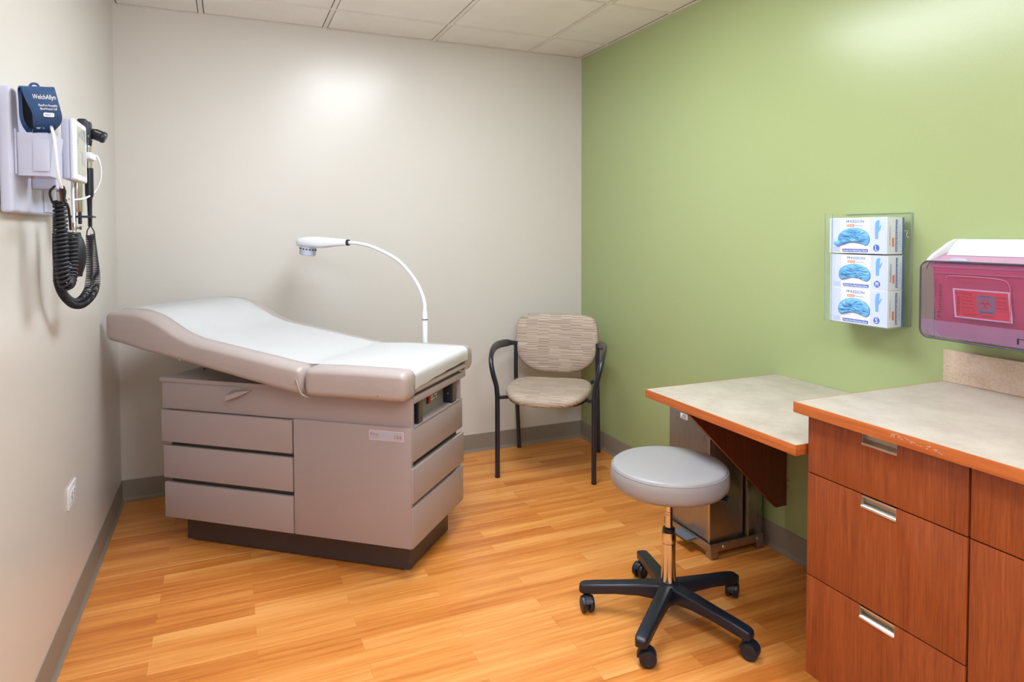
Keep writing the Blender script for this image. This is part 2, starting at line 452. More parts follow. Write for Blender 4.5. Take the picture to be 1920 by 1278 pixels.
for n, (c, r) in enumerate(lights):
    x0, x1 = GX[c] + hb, GX[c + 1] - hb; y1, y0 = GY[r] - hb, GY[r + 2] + hb
    t = thing('ceiling_light', ((x0 + x1) / 2, (y0 + y1) / 2, H),
              ['recessed fluorescent ceiling light above the middle of the room', 'recessed fluorescent ceiling light nearer the entrance'][n], 'ceiling light', 'recessed ceiling lights')
    hx, hy = (x1 - x0) / 2, (y1 - y0) / 2
    bm = bmesh.new()
    for q in ((-hx, -hx + 0.02, -hy, hy), (hx - 0.02, hx, -hy, hy), (-hx + 0.02, hx - 0.02, -hy, -hy + 0.02), (-hx + 0.02, hx - 0.02, hy - 0.02, hy)):
        addbox(bm, q[0], q[1], q[2], q[3], -0.001, 0.05)
    obj('frame', bm, M['tbar'], t)
    obj('lens', box(-hx + 0.02, hx - 0.02, -hy + 0.02, hy - 0.02, -0.035, 0.008, 0.012), M['emit'], t)
# door behind the camera
d = obj('door_1', box(1.2, 2.1, YF, YF + 0.03, 0.0, 2.06, 0.003), M['cherry']); tag(d, kind='structure')
for q in ((1.14, 1.198, 0, 2.12), (2.102, 2.16, 0, 2.12), (1.198, 2.102, 2.062, 2.12)):
    obj('door_frame', box(q[0], q[1], YF, YF + 0.04, q[2], q[3], 0.002), M['base'], d)
bm = bmesh.new(); addtube(bm, spline([(1.27, YF + 0.03, 1.0), (1.27, YF + 0.07, 1.0), (1.30, YF + 0.085, 1.0), (1.39, YF + 0.085, 1.0)], 5), 0.009)
obj('door_handle', bm, M['alu'], d)

# ================================================================== EXAM TABLE
TA = Vector((1.129, -1.315, 0)); a = -0.676; b = a + pi / 2 - 0.05
uu = Vector((cos(a), sin(a), 0)); vv = Vector((cos(b), sin(b), 0))
TM = Matrix(((uu.x, vv.x, 0, 0), (uu.y, vv.y, 0, 0), (0, 0, 1, 0), (0, 0, 0, 1)))
def tl(u, v, z=0): return TM @ Vector((u, v, z))
et = thing('exam_table', TA, 'taupe medical exam table with raised backrest and drawers below, by the back wall', 'exam table')
TW = 0.499
def tobj(name, bm, m, parent=et, angle=35): return obj(name, bm, m, parent, angle, M4=TM)
# plinth
o = tobj('plinth', box(-1.09, -0.045, 0.067, TW - 0.06, 0.006, 0.128, 0.003), M['plinth'])
for uq, vq in ((-1.08, 0.078), (-0.058, 0.078), (-0.058, 0.42), (-1.08, 0.42)):
    bm = bmesh.new(); addlathe(bm, [(0, 0), (0.014, 0), (0.016, 0.004), (0.016, 0.007), (0, 0.007)], Tm(uq, vq, 0), 12); tobj('foot', bm, M['alu'])
# carcass behind the fronts
bm = bmesh.new(); addbox(bm, -1.125, -0.03, 0.028, TW, 0.126, 0.578)
tobj('carcass', bm, M['gapdark'])
# upper shell: side walls, head wall, top
bm = bmesh.new()
addbox(bm, -1.157, 0.0, 0.012, 0.024, 0.585, 0.702, 0.002)
addbox(bm, -1.157, 0.0, TW - 0.03, TW - 0.018, 0.585, 0.702, 0.002)
addbox(bm, -1.157, -1.145, 0.024, TW - 0.03, 0.585, 0.702, 0.001)
addbox(bm, -1.145, 0.0, 0.024, TW - 0.03, 0.579, 0.587)
tobj('upper_shell', bm, M['taupe'])
bm = bmesh.new(); addbox(bm, -1.160, -0.02, 0.009, TW - 0.014, 0.702, 0.716, 0.002)
tobj('shell_top', bm, M['taupe_top'])
o = tobj('shell_rim', box(-1.1615, -0.5, 0.006, 0.009, 0.7015, 0.717), M['taupe'])
bm = bmesh.new(); addlathe(bm, [(0, 0.716), (0.004, 0.716), (0.004, 0.722), (0, 0.723)], Tm(-1.1, 0.19, 0), 10); tobj('stud', bm, M['blackp'])
# near-side fronts
def drawer(u0, u1, z0, z1):
    r = tobj('drawer', box(u0, u1, 0.0, 0.018, z0, z1, 0.0022), M['taupe'])
    bm = bmesh.new(); addbox(bm, u0 + 0.015, u1 - 0.015, 0.018, 0.03, z0 + 0.008, z1 - 0.002); obj('drawer_box', bm, M['gapdark'], r, M4=TM); return r
drawer(-1.151, -0.518, 0.447, 0.581); drawer(-1.142, -0.516, 0.293, 0.430); drawer(-1.139, -0.515, 0.124, 0.273)
dr = tobj('door', box(-0.510, -0.003, 0.0, 0.018, 0.124, 0.588, 0.0022), M['taupe'])
# foot-end drawers
def edrawer(v0, v1, z0, z1, du=0.0):
    r = tobj('drawer', box(-0.020 + du, 0.0 + du, v0, v1, z0, z1, 0.0022), M['taupe'])
    obj('drawer_box', box(-0.03, -0.02 + du, v0 + 0.02, v1 - 0.03, z0 + 0.008, z1 - 0.002), M['gapdark'], r, M4=TM); return r
edrawer(0.003, TW, 0.455, 0.586); edrawer(0.003, TW + 0.006, 0.298, 0.431, 0.004); edrawer(0.003, TW, 0.126, 0.281, 0.003)
# pull on the shell: a scooped lip
P = [(-0.825, 0.011, 0.665), (-0.812, -0.026, 0.645), (-0.705, 0.010, 0.690), (-0.808, -0.020, 0.668), (-0.76, -0.015, 0.684), (-0.755, -0.017, 0.666)]
bm = bmesh.new(); vs = [bm.verts.new(p) for p in P] + [bm.verts.new((-0.81, 0.012, 0.640)), bm.verts.new((-0.75, 0.012, 0.662)), bm.verts.new((-0.80, 0.012, 0.684))]
for q in ((0, 1, 3), (3, 1, 5, 4), (4, 5, 2), (1, 6, 7, 5), (5, 7, 2), (0, 6, 1), (0, 3, 8), (8, 3, 4), (8, 4, 2), (0, 8, 2, 7, 6)): bm.faces.new([vs[i] for i in q])
tobj('pull_handle', bm, M['taupe'])
# nameplate
bm = bmesh.new(); addprism(bm, rr(-0.176, -0.031, 0.5335, 0.5725, 0.005, 4), 0.0028, frame((0, 0.001, 0), (1, 0, 0), (0, 0, 1), (0, -1, 0)))
npl = obj('nameplate', bm, mat('nameplate_rim', (214, 196, 200), 0.4), dr, M4=TM)
bm = bmesh.new(); addprism(bm, rr(-0.1735, -0.0335, 0.536, 0.570, 0.0035, 4), 0.0006, frame((0, -0.0018, 0), (1, 0, 0), (0, 0, 1), (0, -1, 0)))
obj('nameplate_face', bm, mat('nameplate_silver', (178, 178, 198), 0.4), dr, M4=TM)
def ttext(s, wd, m, p, u, z, hgt, v=-0.0025, par=None):
    return text(s, wd, m, par or et, tl(u, v, z), uu, (0, 0, 1), height=hgt)
ttext('Ritter', 0.036, M['bronze'], npl, -0.151, 0.5575, 0.014, par=dr)
ttext('by Midmark', 0.028, M['greytext'], npl, -0.1555, 0.5435, 0.0052, par=dr)
ttext('104', 0.030, M['bronze'], npl, -0.0545, 0.551, 0.016, par=dr)
# control recess at the foot end
cp = tobj('control_panel', box(-0.052, -0.046, 0.024, TW - 0.03, 0.587, 0.690), M['taupe_top'])
for v0, v1, z1 in ((0.064, 0.108, 0.682), (0.393, 0.442, 0.690)):
    r = tobj('stirrup_socket', box(-0.046, -0.004, v0, v1, 0.588, z1 - 0.004, 0.004), M['blackp'])
    obj('socket_face', box(-0.0045, -0.003, v0 + 0.008, v1 - 0.004, 0.592, z1 - 0.010, 0.001), mat('socket_bronze', (92, 80, 70), 0.4), r, M4=TM)
    bm = bmesh.new(); addlathe(bm, [(0, 0), (0.003, 0), (0.003, 0.002), (0, 0.002)], frame((-0.022, v0, 0.63), (1, 0, 0), (0, 0, 1), (0, -1, 0)), 10); obj('screw', bm, M['alu'], r, M4=TM)
obj('rocker_switch', box(-0.046, -0.041, 0.228, 0.256, 0.622, 0.658, 0.001), M['blackp'], cp, M4=TM)
obj('switch_key', box(-0.041, -0.037, 0.234, 0.252, 0.626, 0.654, 0.001), M['red'], cp, M4=TM)
bm = bmesh.new()
for i in range(3):
    for j in range(5):
        if (i * 5 + j) % 4 == 3: continue
        addbox(bm, -0.046, -0.0452, 0.268 + j * 0.013, 0.276 + j * 0.013, 0.628 + i * 0.012, 0.634 + i * 0.012)
o = obj('printed_symbols', bm, M['whitetext'], cp, M4=TM); tag(o, kind='stuff')
# shelf bar and footrest pad under the foot cushion
tobj('step_shelf', box(-0.25, -0.002, 0.018, TW + 0.022, 0.681, 0.7015, 0.002), M['taupe'])
tobj('step_edge', box(-0.002, 0.005, 0.016, TW + 0.026, 0.679, 0.7055, 0.002), M['taupe'])
bm = bmesh.new(); pr_ = rr(-0.20, 0.026, 0.7165, 0.738, 0.0105)
addloft(bm, [[Vector((p[0] - 0.016, v_, p[1])) for p in pr_] for v_ in (0.022, TW + 0.015)]); tobj('footrest_pad', bm, M['vinyl'])

# cushions
TOPK = [(-1.37, 1.000), (-1.30, 1.006), (-1.20, 1.003), (-1.13, 0.985), (-1.07, 0.955), (-1.0, 0.918), (-0.93, 0.894), (-0.85, 0.880), (-0.7, 0.855), (-0.55, 0.830), (-0.46, 0.815), (-0.42, 0.811)]
BOTK = [(-1.37, 0.878), (-1.30, 0.868), (-1.20, 0.846), (-0.94, 0.799), (-0.7, 0.752), (-0.48, 0.712), (-0.42, 0.702)]
def lerpk(K, x):
    if x <= K[0][0]: return K[0][1]
    for (x0, z0), (x1, z1) in zip(K, K[1:]):
        if x <= x1:
            t = (x - x0) / (x1 - x0); return z0 + (z1 - z0) * t
    return K[-1][1]
def ztop(u):
    if u > -0.42: return 0.8115 + 0.003 * sin(pi * min(1, (u + 0.42) / 0.45))
    return (lerpk(TOPK, u - 0.02) + lerpk(TOPK, u) * 2 + lerpk(TOPK, u + 0.02)) / 4 if u < -0.45 else lerpk(TOPK, u)
V0, V1 = -0.07, 0.603
def section(u, zt, zb, ins, notch=False):
    """cross-section ring at station u, pulled in by ins"""
    v0, v1 = V0 + ins, V1 - ins; zt2, zb2 = zt - ins, zb + ins
    h = zt2 - zb2; rt = min(0.024, h * 0.48); pts = []
    corners = [(v0 + rt, zb2 + rt, 2), (v1 - rt, zb2 + rt, 3), (v1 - rt * 1.3, zt2 - rt, 0), (v0 + rt * 1.3, zt2 - rt, 1)]
    def arc(cx_, cz_, s, rx, rz):
        return [(cx_ + rx * cos((s + k / 6) * pi / 2), cz_ + rz * sin((s + k / 6) * pi / 2)) for k in range(7)]
    pts += arc(v0 + rt, zb2 + rt, 2, rt, rt)
    if notch:
        zn = max(0.742 + ins, zb2)
        pts += [(0.012 - ins * 0.5, zb2), (0.014 - ins * 0.5, zn), (0.526 + ins * 0.5, zn), (0.528 + ins * 0.5, zb2)]
    pts += arc(v1 - rt, zb2 + rt, 3, rt, rt)
    pts += arc(v1 - rt * 1.6, zt2 - rt, 0, rt * 1.6, rt)
    mid = 7
    for k in range(1, mid):
        t = k / mid; v_ = (v1 - rt * 1.6) * (1 - t) + (v0 + rt * 1.6) * t; pts.append((v_, zt2))
    pts += arc(v0 + rt * 1.6, zt2 - rt, 1, rt * 1.6, rt)
    return [Vector((u, p[0], p[1])) for p in pts]
def cushion(u0, u1, name, notch, r0=0.026, r1=0.026, n=40):
    st = []
    for k in range(5):
        t = k / 4 * pi / 2; st.append((u0 + r0 * (1 - sin(t)) if False else u0 + r0 * (1 - cos(pi / 2 - t)), r0 * (1 - sin(t))))
    st = [(u0 + r0 * (1 - cos(t)), r0 * (1 - sin(t))) for t in [k / 4 * pi / 2 for k in range(5)]]
    mid = [(u0 + r0 + (u1 - r1 - u0 - r0) * k / n, 0.0) for k in range(1, n)]
    en = [(u1 - r1 * (1 - cos(t)), r1 * (1 - sin(t))) for t in [k / 4 * pi / 2 for k in range(4, -1, -1)]]
    rings = [section(u, ztop(u), (0.702 if notch else lerpk(BOTK, u)), ins, notch) for u, ins in st + mid + en]
    bm = bmesh.new(); addloft(bm, rings); return tobj(name, bm, M['vinyl'], angle=50)
c1 = cushion(-0.418, 0.012, 'foot_cushion', True, 0.028, 0.024, 16)
c2 = cushion(-1.366, -0.424, 'back_cushion', False, 0.022, 0.026, 60)
# folded vinyl flap, gathers and upholstery buttons on the near side
bm = bmesh.new()
addtube(bm, spline([tl(-0.452, -0.068, 0.765), tl(-0.437, -0.077, 0.758), tl(-0.428, -0.080, 0.735), tl(-0.415, -0.079, 0.712), tl(-0.395, -0.070, 0.699)], 4), [0.004] * 4 + [0.006] * 6 + [0.007] * 4 + [0.004] * 3, 8, [(1.0, 0.5)] * 17)
obj('vinyl_flap', bm, M['vinyl'], et)
for u_, v_, z_ in ((-0.985, -0.073, 0.814), (-0.10, -0.0725, 0.724), (-0.437, -0.081, 0.752)):
    bm = bmesh.new(); addlathe(bm, [(0, 0), (0.0045, 0.0005), (0.004, 0.0025), (0, 0.004)], frame(tl(u_, v_ + 0.003, z_), (1, 0, 0), (0, 0, 1), (0, -1, 0)), 10); obj('upholstery_tack', bm, M['bronze'], et)
bm = bmesh.new(); addbox(bm, -0.60, -0.30, 0.03, TW - 0.02, 0.7165, 0.742, 0.004); tobj('seat_support', bm, M['taupe_top'])
# prop that holds the backrest up
for v_ in (0.12, 0.40):
    bm = bmesh.new(); addtube(bm, [tl(-0.62, v_, 0.712), tl(-0.80, v_, 0.79)], 0.008, 8); obj('backrest_prop', bm, M['alu'], et)

# paper laid along the cushions
bm = bmesh.new(); rings = []
us = [-1.372 + i * 0.012 for i in range(int(1.40 / 0.012))]
path = [(-1.3735, 0.955), (-1.371, 0.982)]
path = []
for u in us:
    if u > -0.016: break
    z = ztop(u) + 0.0022
    if u < -1.344: z = ztop(u) + 0.0022 - (0.022 - math.sqrt(max(0, 0.022 ** 2 - (-1.344 - u) ** 2)))
    path.append((u, z))
path = [(-1.3695, 0.955), (-1.3690, 0.985)] + [p for p in path if p[0] > -1.362]
R_ = 0.030; zc = ztop(-0.014) + 0.0022 - R_
for k in range(1, 9):
    t = k / 8 * pi / 2; path.append((-0.014 + R_ * sin(t), zc + R_ * cos(t)))
path += [(0.0155, 0.768), (0.0145, 0.757), (0.014, 0.748)]
Vn = 14; grid = []
for i, (u, z) in enumerate(path):
    row = []
    for k in range(Vn + 1):
        v_ = 0.002 + (0.526) * k / Vn
        last = i >= len(path) - 2
        dz = 0.0 if i < 2 else abs(noise.noise((u * 6, v_ * 5, 1.0))) * 0.0022
        e = (0.0013 * sin(k * 1.7) + (0.012 * (1 - k / Vn) ** 3) * -1 + 0.006 * (k / Vn)) if last else 0
        row.append(bm.verts.new((u + (0.002 if last and k == Vn else 0), v_, z + dz + e)))
    grid.append(row)
for r0_, r1_ in zip(grid, grid[1:]):
    for k in range(Vn): bm.faces.new((r0_[k], r0_[k + 1], r1_[k + 1], r1_[k]))
bmesh.ops.solidify(bm, geom=bm.faces[:], thickness=-0.0006)
p = obj('paper_cover', bm, M['paper'], None, 60, M4=TM, loc=TA); tag(p, 'long white paper sheet laid along the cushions of the exam table', 'paper cover')

# ================================================================== EXAM LAMP
lp = Vector((1.368, -0.664, 0))
t = thing('exam_lamp', lp, 'white gooseneck exam lamp curving over the exam table', 'lamp')
bm = bmesh.new(); addlathe(bm, [(0, 0.05), (0.02, 0.05), (0.02, 0.09), (0.0155, 0.10), (0.0135, 0.11), (0.0135, 0.905), (0.0125, 0.909), (0, 0.909)], seg=24); obj('pole', bm, M['white'], t)
bm = bmesh.new(); addlathe(bm, [(0, 0.909), (0.0142, 0.909), (0.0142, 0.913), (0, 0.913)], seg=24); obj('ring', bm, M['blackp'], t)
bm = bmesh.new(); addlathe(bm, [(0, 0.913), (0.0138, 0.913), (0.0138, 0.935), (0.011, 0.955), (0, 0.956)], seg=24); obj('collar', bm, M['white'], t)
bm = bmesh.new(); addlathe(bm, [(0, 0), (0.105, 0), (0.11, 0.004), (0.11, 0.016), (0.10, 0.026), (0.03, 0.045), (0.021, 0.052), (0, 0.052)], seg=36); obj('base', bm, M['white'], t)
ap = [(1.368, -0.664, 0.945), (1.3665, -0.663, 0.99), (1.354, -0.653, 1.040), (1.322, -0.627, 1.112), (1.256, -0.575, 1.197), (1.157, -0.495, 1.257), (1.09, -0.441, 1.276), (1.052, -0.411, 1.280)]
pts = [Vector(q) - lp for q in ap]
sp_ = spline(pts, 12); bm = bmesh.new(); addtube(bm, sp_, [0.0105 - 0.0022 * min(1, i / 30) for i in range(len(sp_))], 12); obj('gooseneck', bm, M['white'], t)
hd = (Vector((0.831, -0.235, 0)) - Vector((1.043, -0.404, 0))).normalized(); sd = Vector((-hd.y, hd.x, 0))
ho = Vector((1.052, -0.411, 1.280)) - lp
HM = frame(ho, hd, sd)         # x along head, z up
bm = bmesh.new(); addtube(bm, [HM @ Vector((-0.001, 0, 0)), HM @ Vector((0.010, 0, 0.0))], 0.0155, 18); obj('swivel_ring', bm, M['blackp'], t)
bm = bmesh.new(); rings = []
for x, zc_, hw, hh in ((0.010, 0.000, 0.0145, 0.0145), (0.03, 0.001, 0.020, 0.017), (0.08, 0.0, 0.027, 0.021), (0.13, -0.001, 0.034, 0.0265), (0.17, 0.0, 0.043, 0.029), (0.21, 0.002, 0.047, 0.027), (0.25, 0.002, 0.046, 0.024), (0.275, 0.001, 0.036, 0.020), (0.287, 0.0, 0.018, 0.014)):
    ring = []
    for k in range(24):
        th = 2 * pi * k / 24; cc, ss = cos(th), sin(th)
        e = 0.62
        ring.append(HM @ Vector((x, hw * math.copysign(abs(cc) ** e, cc), zc_ + hh * math.copysign(abs(ss) ** e, ss))))
    rings.append(ring)
addloft(bm, rings); hdo = obj('lamp_head', bm, M['white'], t, 60)
LMm = HM @ frame((0.228, 0, -0.022), (1, 0, 0), (0, 1, 0)) @ Matrix.Rotation(radians(-9), 4, 'Y')
bm = bmesh.new(); addlathe(bm, [(0.038, 0.004), (0.041, -0.006), (0.0395, -0.040), (0.036, -0.042), (0.034, -0.040), (0.034, -0.024), (0, -0.022)], LMm, 32); obj('lens_housing', bm, M['offwhite'], hdo)
for k in range(16):
    th = 2 * pi * k / 16
    cm = LMm @ Matrix.Rotation(th, 4, 'Z') @ Tm(0.0402, 0, -0.010)
    bm = bmesh.new(); addbox(bm, -0.002, 0.002, -0.0042, 0.0042, -0.0030, 0.0030, m=cm); obj('vent_slot', bm, M['hole_d'], hdo)

# ================================================================== VISITOR CHAIR
cxd = Vector((0.851, -0.526, 0)).normalized(); cyd = Vector((-cxd.y, cxd.x, 0))
cang = math.atan2(cxd.y, cxd.x) - radians(2.5)
ch = thing('visitor_chair', (2.0425, -0.600, 0), 'black tubular steel armchair with striped beige seat and back in the room corner', 'chair', rz=cang)
RT = 0.0135; BS = 0.010
for s in (-1, 1):
    bm = bmesh.new(); addtube(bm, [(s * 0.260, 0, 0.004), (s * 0.260, 0, 0.44), (s * 0.2605, -0.001, 0.456)], RT, 14); lg = obj('leg', bm, M['navytube'], ch)
    bm = bmesh.new(); addlathe(bm, [(0, 0), (0.0125, 0), (0.0145, 0.003), (0.0145, 0.010), (0, 0.010)], Tm(s * 0.260, 0, 0), 14); obj('foot_cap', bm, M['blackr'], lg)
    pts = spline([(s * 0.2605, -0.001, 0.450), (s * 0.265, -0.002, 0.50), (s * 0.280, -0.008, 0.560), (s * 0.293, 0.0, 0.615), (s * 0.302, 0.04, 0.655), (s * 0.308, 0.12, 0.678), (s * 0.306, 0.22, 0.683), (s * 0.292, 0.31, 0.678), (s * 0.270, 0.375, 0.672), (BS + s * 0.2445, 0.398, 0.668)], 6)
    n = len(pts); rad = []; fl_ = []
    for i in range(n):
        q = i / (n - 1); k = max(0, min(1, (q - 0.38) / 0.12)) * max(0, min(1, (0.95 - q) / 0.1))
        rad.append(RT); fl_.append((1 - 0.2 * k, 1 + 0.65 * k))
    bm = bmesh.new(); addtube(bm, pts, rad, 14, fl_); obj('armrest', bm, M['navytube'], ch, 60)
    pts = spline([(BS + s * 0.243, 0.512, 0.004), (BS + s * 0.243, 0.466, 0.20), (BS + s * 0.243, 0.42, 0.40), (BS + s * 0.243, 0.405, 0.47), (BS + s * 0.243, 0.402, 0.56), (BS + s * 0.243, 0.412, 0.676)], 5)
    bm = bmesh.new(); addtube(bm, pts, RT * 0.95, 12); lg = obj('leg', bm, M['navytube'], ch)
    bm = bmesh.new(); addlathe(bm, [(0, 0), (0.012, 0), (0.014, 0.003), (0.014, 0.010), (0, 0.010)], Tm(BS + s * 0.243, 0.512, 0), 14); obj('foot_cap', bm, M['blackr'], lg)
    bm = bmesh.new(); addtube(bm, [(BS + s * 0.243, 0.408, 0.60), (BS + s * 0.20, 0.425, 0.62), (s * 0.16, 0.435, 0.66)], 0.009, 8); obj('back_bracket', bm, M['navytube'], ch)
bm = bmesh.new(); addtube(bm, [(-0.256, 0.02, 0.432), (-0.20, 0.06, 0.428), (0.20, 0.06, 0.428), (0.256, 0.02, 0.432)], 0.010, 10); obj('crossbar', bm, M['navytube'], ch)
bm = bmesh.new(); addtube(bm, [(-0.230, 0.40, 0.455), (-0.18, 0.35, 0.428), (0.18, 0.35, 0.428), (0.230, 0.40, 0.455)], 0.010, 10); obj('crossbar', bm, M['navytube'], ch)
# seat
def superpad(hw, outline, top, bot, name, m, parent, loc):
    """pad from closed outline rings; outline(k)->list of (x,y)"""
bm = bmesh.new(); N = 48
def seat_outline(k):
    th = 2 * pi * k / N; cc, ss = cos(th), sin(th)
    e = 0.55
    x = 0.236 * math.copysign(abs(cc) ** e, cc); y = 0.17 + 0.225 * math.copysign(abs(ss) ** (0.7 if ss < 0 else 0.5), ss)
    if ss < 0: x *= (1 - 0.05 * (-ss)); y = 0.17 + (y - 0.17) * 1.08
    else: x *= (1 - 0.09 * ss)
    return x, y
O = [seat_outline(k) for k in range(N)]; cy0 = 0.17
def seat_z(x, y):
    q = max(0, (0.06 - y)) / 0.16
    return 0.470 - 0.030 * q * q + 0.010 * (x / 0.23) ** 2 + 0.006 * max(0, (y - 0.25) / 0.15)
rings = []
for sc, dz in ((0.55, -0.052), (0.88, -0.050), (0.97, -0.042), (1.0, -0.026), (0.985, -0.012), (0.94, -0.003), (0.85, 0.0), (0.6, -0.002), (0.3, -0.004), (0.05, -0.005)):
    rings.append([Vector((x * sc, cy0 + (y - cy0) * sc, seat_z(x * sc, cy0 + (y - cy0) * sc) + dz)) for x, y in O])
addloft(bm, rings); obj('seat', bm, M['fab_seat'], ch, 70)
bm = bmesh.new(); rings = [[Vector((x * sc, cy0 + (y - cy0) * sc, z)) for x, y in O] for sc, z in ((0.6, 0.408), (0.9, 0.410), (0.93, 0.416), (0.9, 0.424))]
addloft(bm, rings); obj('seat_pan', bm, M['blackp'], ch, 40)
# backrest
bm = bmesh.new()
def back_outline(k):
    th = 2 * pi * k / N; cc, ss = cos(th), sin(th)
    if ss >= 0: x = 0.247 * math.copysign(abs(cc) ** 0.36, cc); z = 0.165 * abs(ss) ** 0.42
    else: x = 0.247 * math.copysign(abs(cc) ** 0.68, cc); z = -0.184 * abs(ss) ** 0.95
    return x, z
O = [back_outline(k) for k in range(N)]
rings = []
for sc, dy in ((0.05, 0.036), (0.8, 0.036), (0.95, 0.032), (0.99, 0.022), (1.0, 0.010), (0.985, -0.004), (0.95, -0.011), (0.85, -0.016), (0.5, -0.018), (0.05, -0.018)):
    ring = []
    for x, z in O:
        xx, zz = x * sc, z * sc
        y = 0.395 + dy - 0.07 * 0 + 0.16 * max(0, zz + 0.05) ** 1.0 + 0.03 - 0.30 * xx * xx - (0.04 * (1 - abs(zz) / 0.18) if False else 0)
        ring.append(Vector((xx + BS, y, 0.674 + zz)))
    rings.append(ring)
addloft(bm, rings); obj('backrest', bm, M['fab_back'], ch, 70)

# ================================================================== STOOL
st = thing('rolling_stool', (1.880, -1.893, 0), 'round grey vinyl rolling stool with chrome column and black five-leg base', 'stool')
bm = bmesh.new(); R0 = 0.199
addlathe(bm, [(0, 0.452), (0.12, 0.451), (0.165, 0.455), (0.186, 0.463), (0.1965, 0.476), (R0, 0.492), (R0, 0.506), (0.1975, 0.520), (0.1945, 0.5285)], seg=64)
seat = obj('seat', bm, M['vinyl_grey'], st, 60)
bm = bmesh.new(); addlathe(bm, [(0, 0.5285), (0.1925, 0.5285), (0.1915, 0.533), (0.186, 0.5375), (0.17, 0.541), (0.10, 0.5445), (0, 0.5455)], seg=64); obj('seat_top', bm, M['vinyl_grey'], st, 60)
bm = bmesh.new(); addtube(bm, [(0.1942 * cos(2 * pi * k / 72), 0.1942 * sin(2 * pi * k / 72), 0.5288) for k in range(73)], 0.0016, 6); obj('piping', bm, M['vinyl_grey'], seat, 80)
bm = bmesh.new(); addlathe(bm, [(0, 0.430), (0.05, 0.430), (0.075, 0.445), (0.08, 0.4525), (0, 0.4525)], seg=24); obj('seat_plate', bm, M['blackp'], st)
bm = bmesh.new(); addtube(bm, [(0.03, 0, 0.44), (0.115, -0.055, 0.445), (0.125, -0.100, 0.437), (0.145, -0.128, 0.436)], [0.006, 0.006, 0.014, 0.016], 10, [(1, 1), (1, 1), (0.6, 1.5), (0.5, 1.6)]); obj('height_lever', bm, M['blackp'], st)
bm = bmesh.new(); addlathe(bm, [(0, 0.30), (0.0128, 0.30), (0.0128, 0.36), (0.0136, 0.361), (0.0136, 0.364), (0.0128, 0.365), (0.0128, 0.368), (0.0136, 0.369), (0.0136, 0.372), (0.0128, 0.373), (0.0128, 0.432), (0, 0.432)], seg=28); obj('gas_rod', bm, M['chrome'], st, 30)
bm = bmesh.new(); addlathe(bm, [(0, 0.303), (0.0195, 0.303), (0.0215, 0.308), (0.0205, 0.315), (0.015, 0.319), (0, 0.319)], seg=28); obj('collar_cap', bm, M['blackp'], st)
bm = bmesh.new(); addlathe(bm, [(0, 0.266), (0.0242, 0.266), (0.0247, 0.270), (0.0247, 0.300), (0.0240, 0.303), (0, 0.303)], seg=28); obj('upper_sleeve', bm, M['chrome'], st, 30)
bm = bmesh.new(); addlathe(bm, [(0, 0.035), (0.012, 0.035), (0.012, 0.055), (0.026, 0.07), (0.026, 0.13), (0.0235, 0.20), (0.0230, 0.264), (0, 0.264)], seg=28); obj('column_sleeve', bm, M['chrome'], st, 30)
bm = bmesh.new(); addlathe(bm, [(0, 0.058), (0.030, 0.058), (0.036, 0.064), (0.044, 0.085), (0.044, 0.112), (0.036, 0.126), (0.0285, 0.132), (0.027, 0.132), (0, 0.131)], seg=32); obj('hub', bm, M['blackp'], st, 50)
CASTROT = [40, 200, 255, 330, 300]
for i in range(5):
    ang = radians(1.3 + 72 * i); A = frame((0, 0, 0), (cos(ang), sin(ang), 0), (-sin(ang), cos(ang), 0))
    bm = bmesh.new(); rings = []
    for r, hw, zt, zb in ((0.018, 0.026, 0.126, 0.068), (0.05, 0.0255, 0.1235, 0.070), (0.10, 0.0235, 0.117, 0.075), (0.18, 0.022, 0.107, 0.072), (0.25, 0.0215, 0.099, 0.064), (0.29, 0.021, 0.093, 0.060), (0.302, 0.017, 0.089, 0.062), (0.307, 0.010, 0.084, 0.066)):
        rings.append([Vector((r, q[0], q[1])) for q in rr(-hw, hw, zb, zt, min(hw, (zt - zb) / 2) * 0.42, 3)])
    addloft(bm, rings); lg = obj('leg', bm, M['blackp'], st, 50, M4=A)
    # twin-wheel caster under the leg tip
    C = A @ Tm(0.283, 0, 0) @ Matrix.Rotation(radians(CASTROT[i]) - ang, 4, 'Z') @ Tm(0.016, 0, 0)
    bm = bmesh.new()
    for s in (-1, 1):
        addlathe(bm, [(0, 0), (0.0225, 0), (0.0265, 0.003), (0.0275, 0.008), (0.0275, 0.012), (0.0255, 0.0175), (0.018, 0.0195), (0.016, 0.0182), (0, 0.0182)], C @ frame((0, s * 0.0035, 0.0278), (1, 0, 0), (0, 0, 1), (0, s, 0)), 28)
    obj('caster', bm, M['blackp'], lg, 40)
    bm = bmesh.new()
    hood = [(-0.002 + 0.031 * cos(t_), 0.0278 + 0.031 * sin(t_)) for t_ in [radians(20 + 16 * k) for k in range(11)]]
    hood += [(0.024 * cos(t_), 0.0278 + 0.024 * sin(t_)) for t_ in [radians(180 - 16 * k) for k in range(11)]]
    addprism(bm, hood, 0.020, C @ frame((0, 0.010, 0), (1, 0, 0), (0, 0, 1), (0, -1, 0)))
    addlathe(bm, [(0, 0.050), (0.0105, 0.050), (0.0105, 0.068), (0, 0.068)], A @ Tm(0.283, 0, 0), 16)
    obj('caster_fork', bm, M['blackp'], lg, 40)

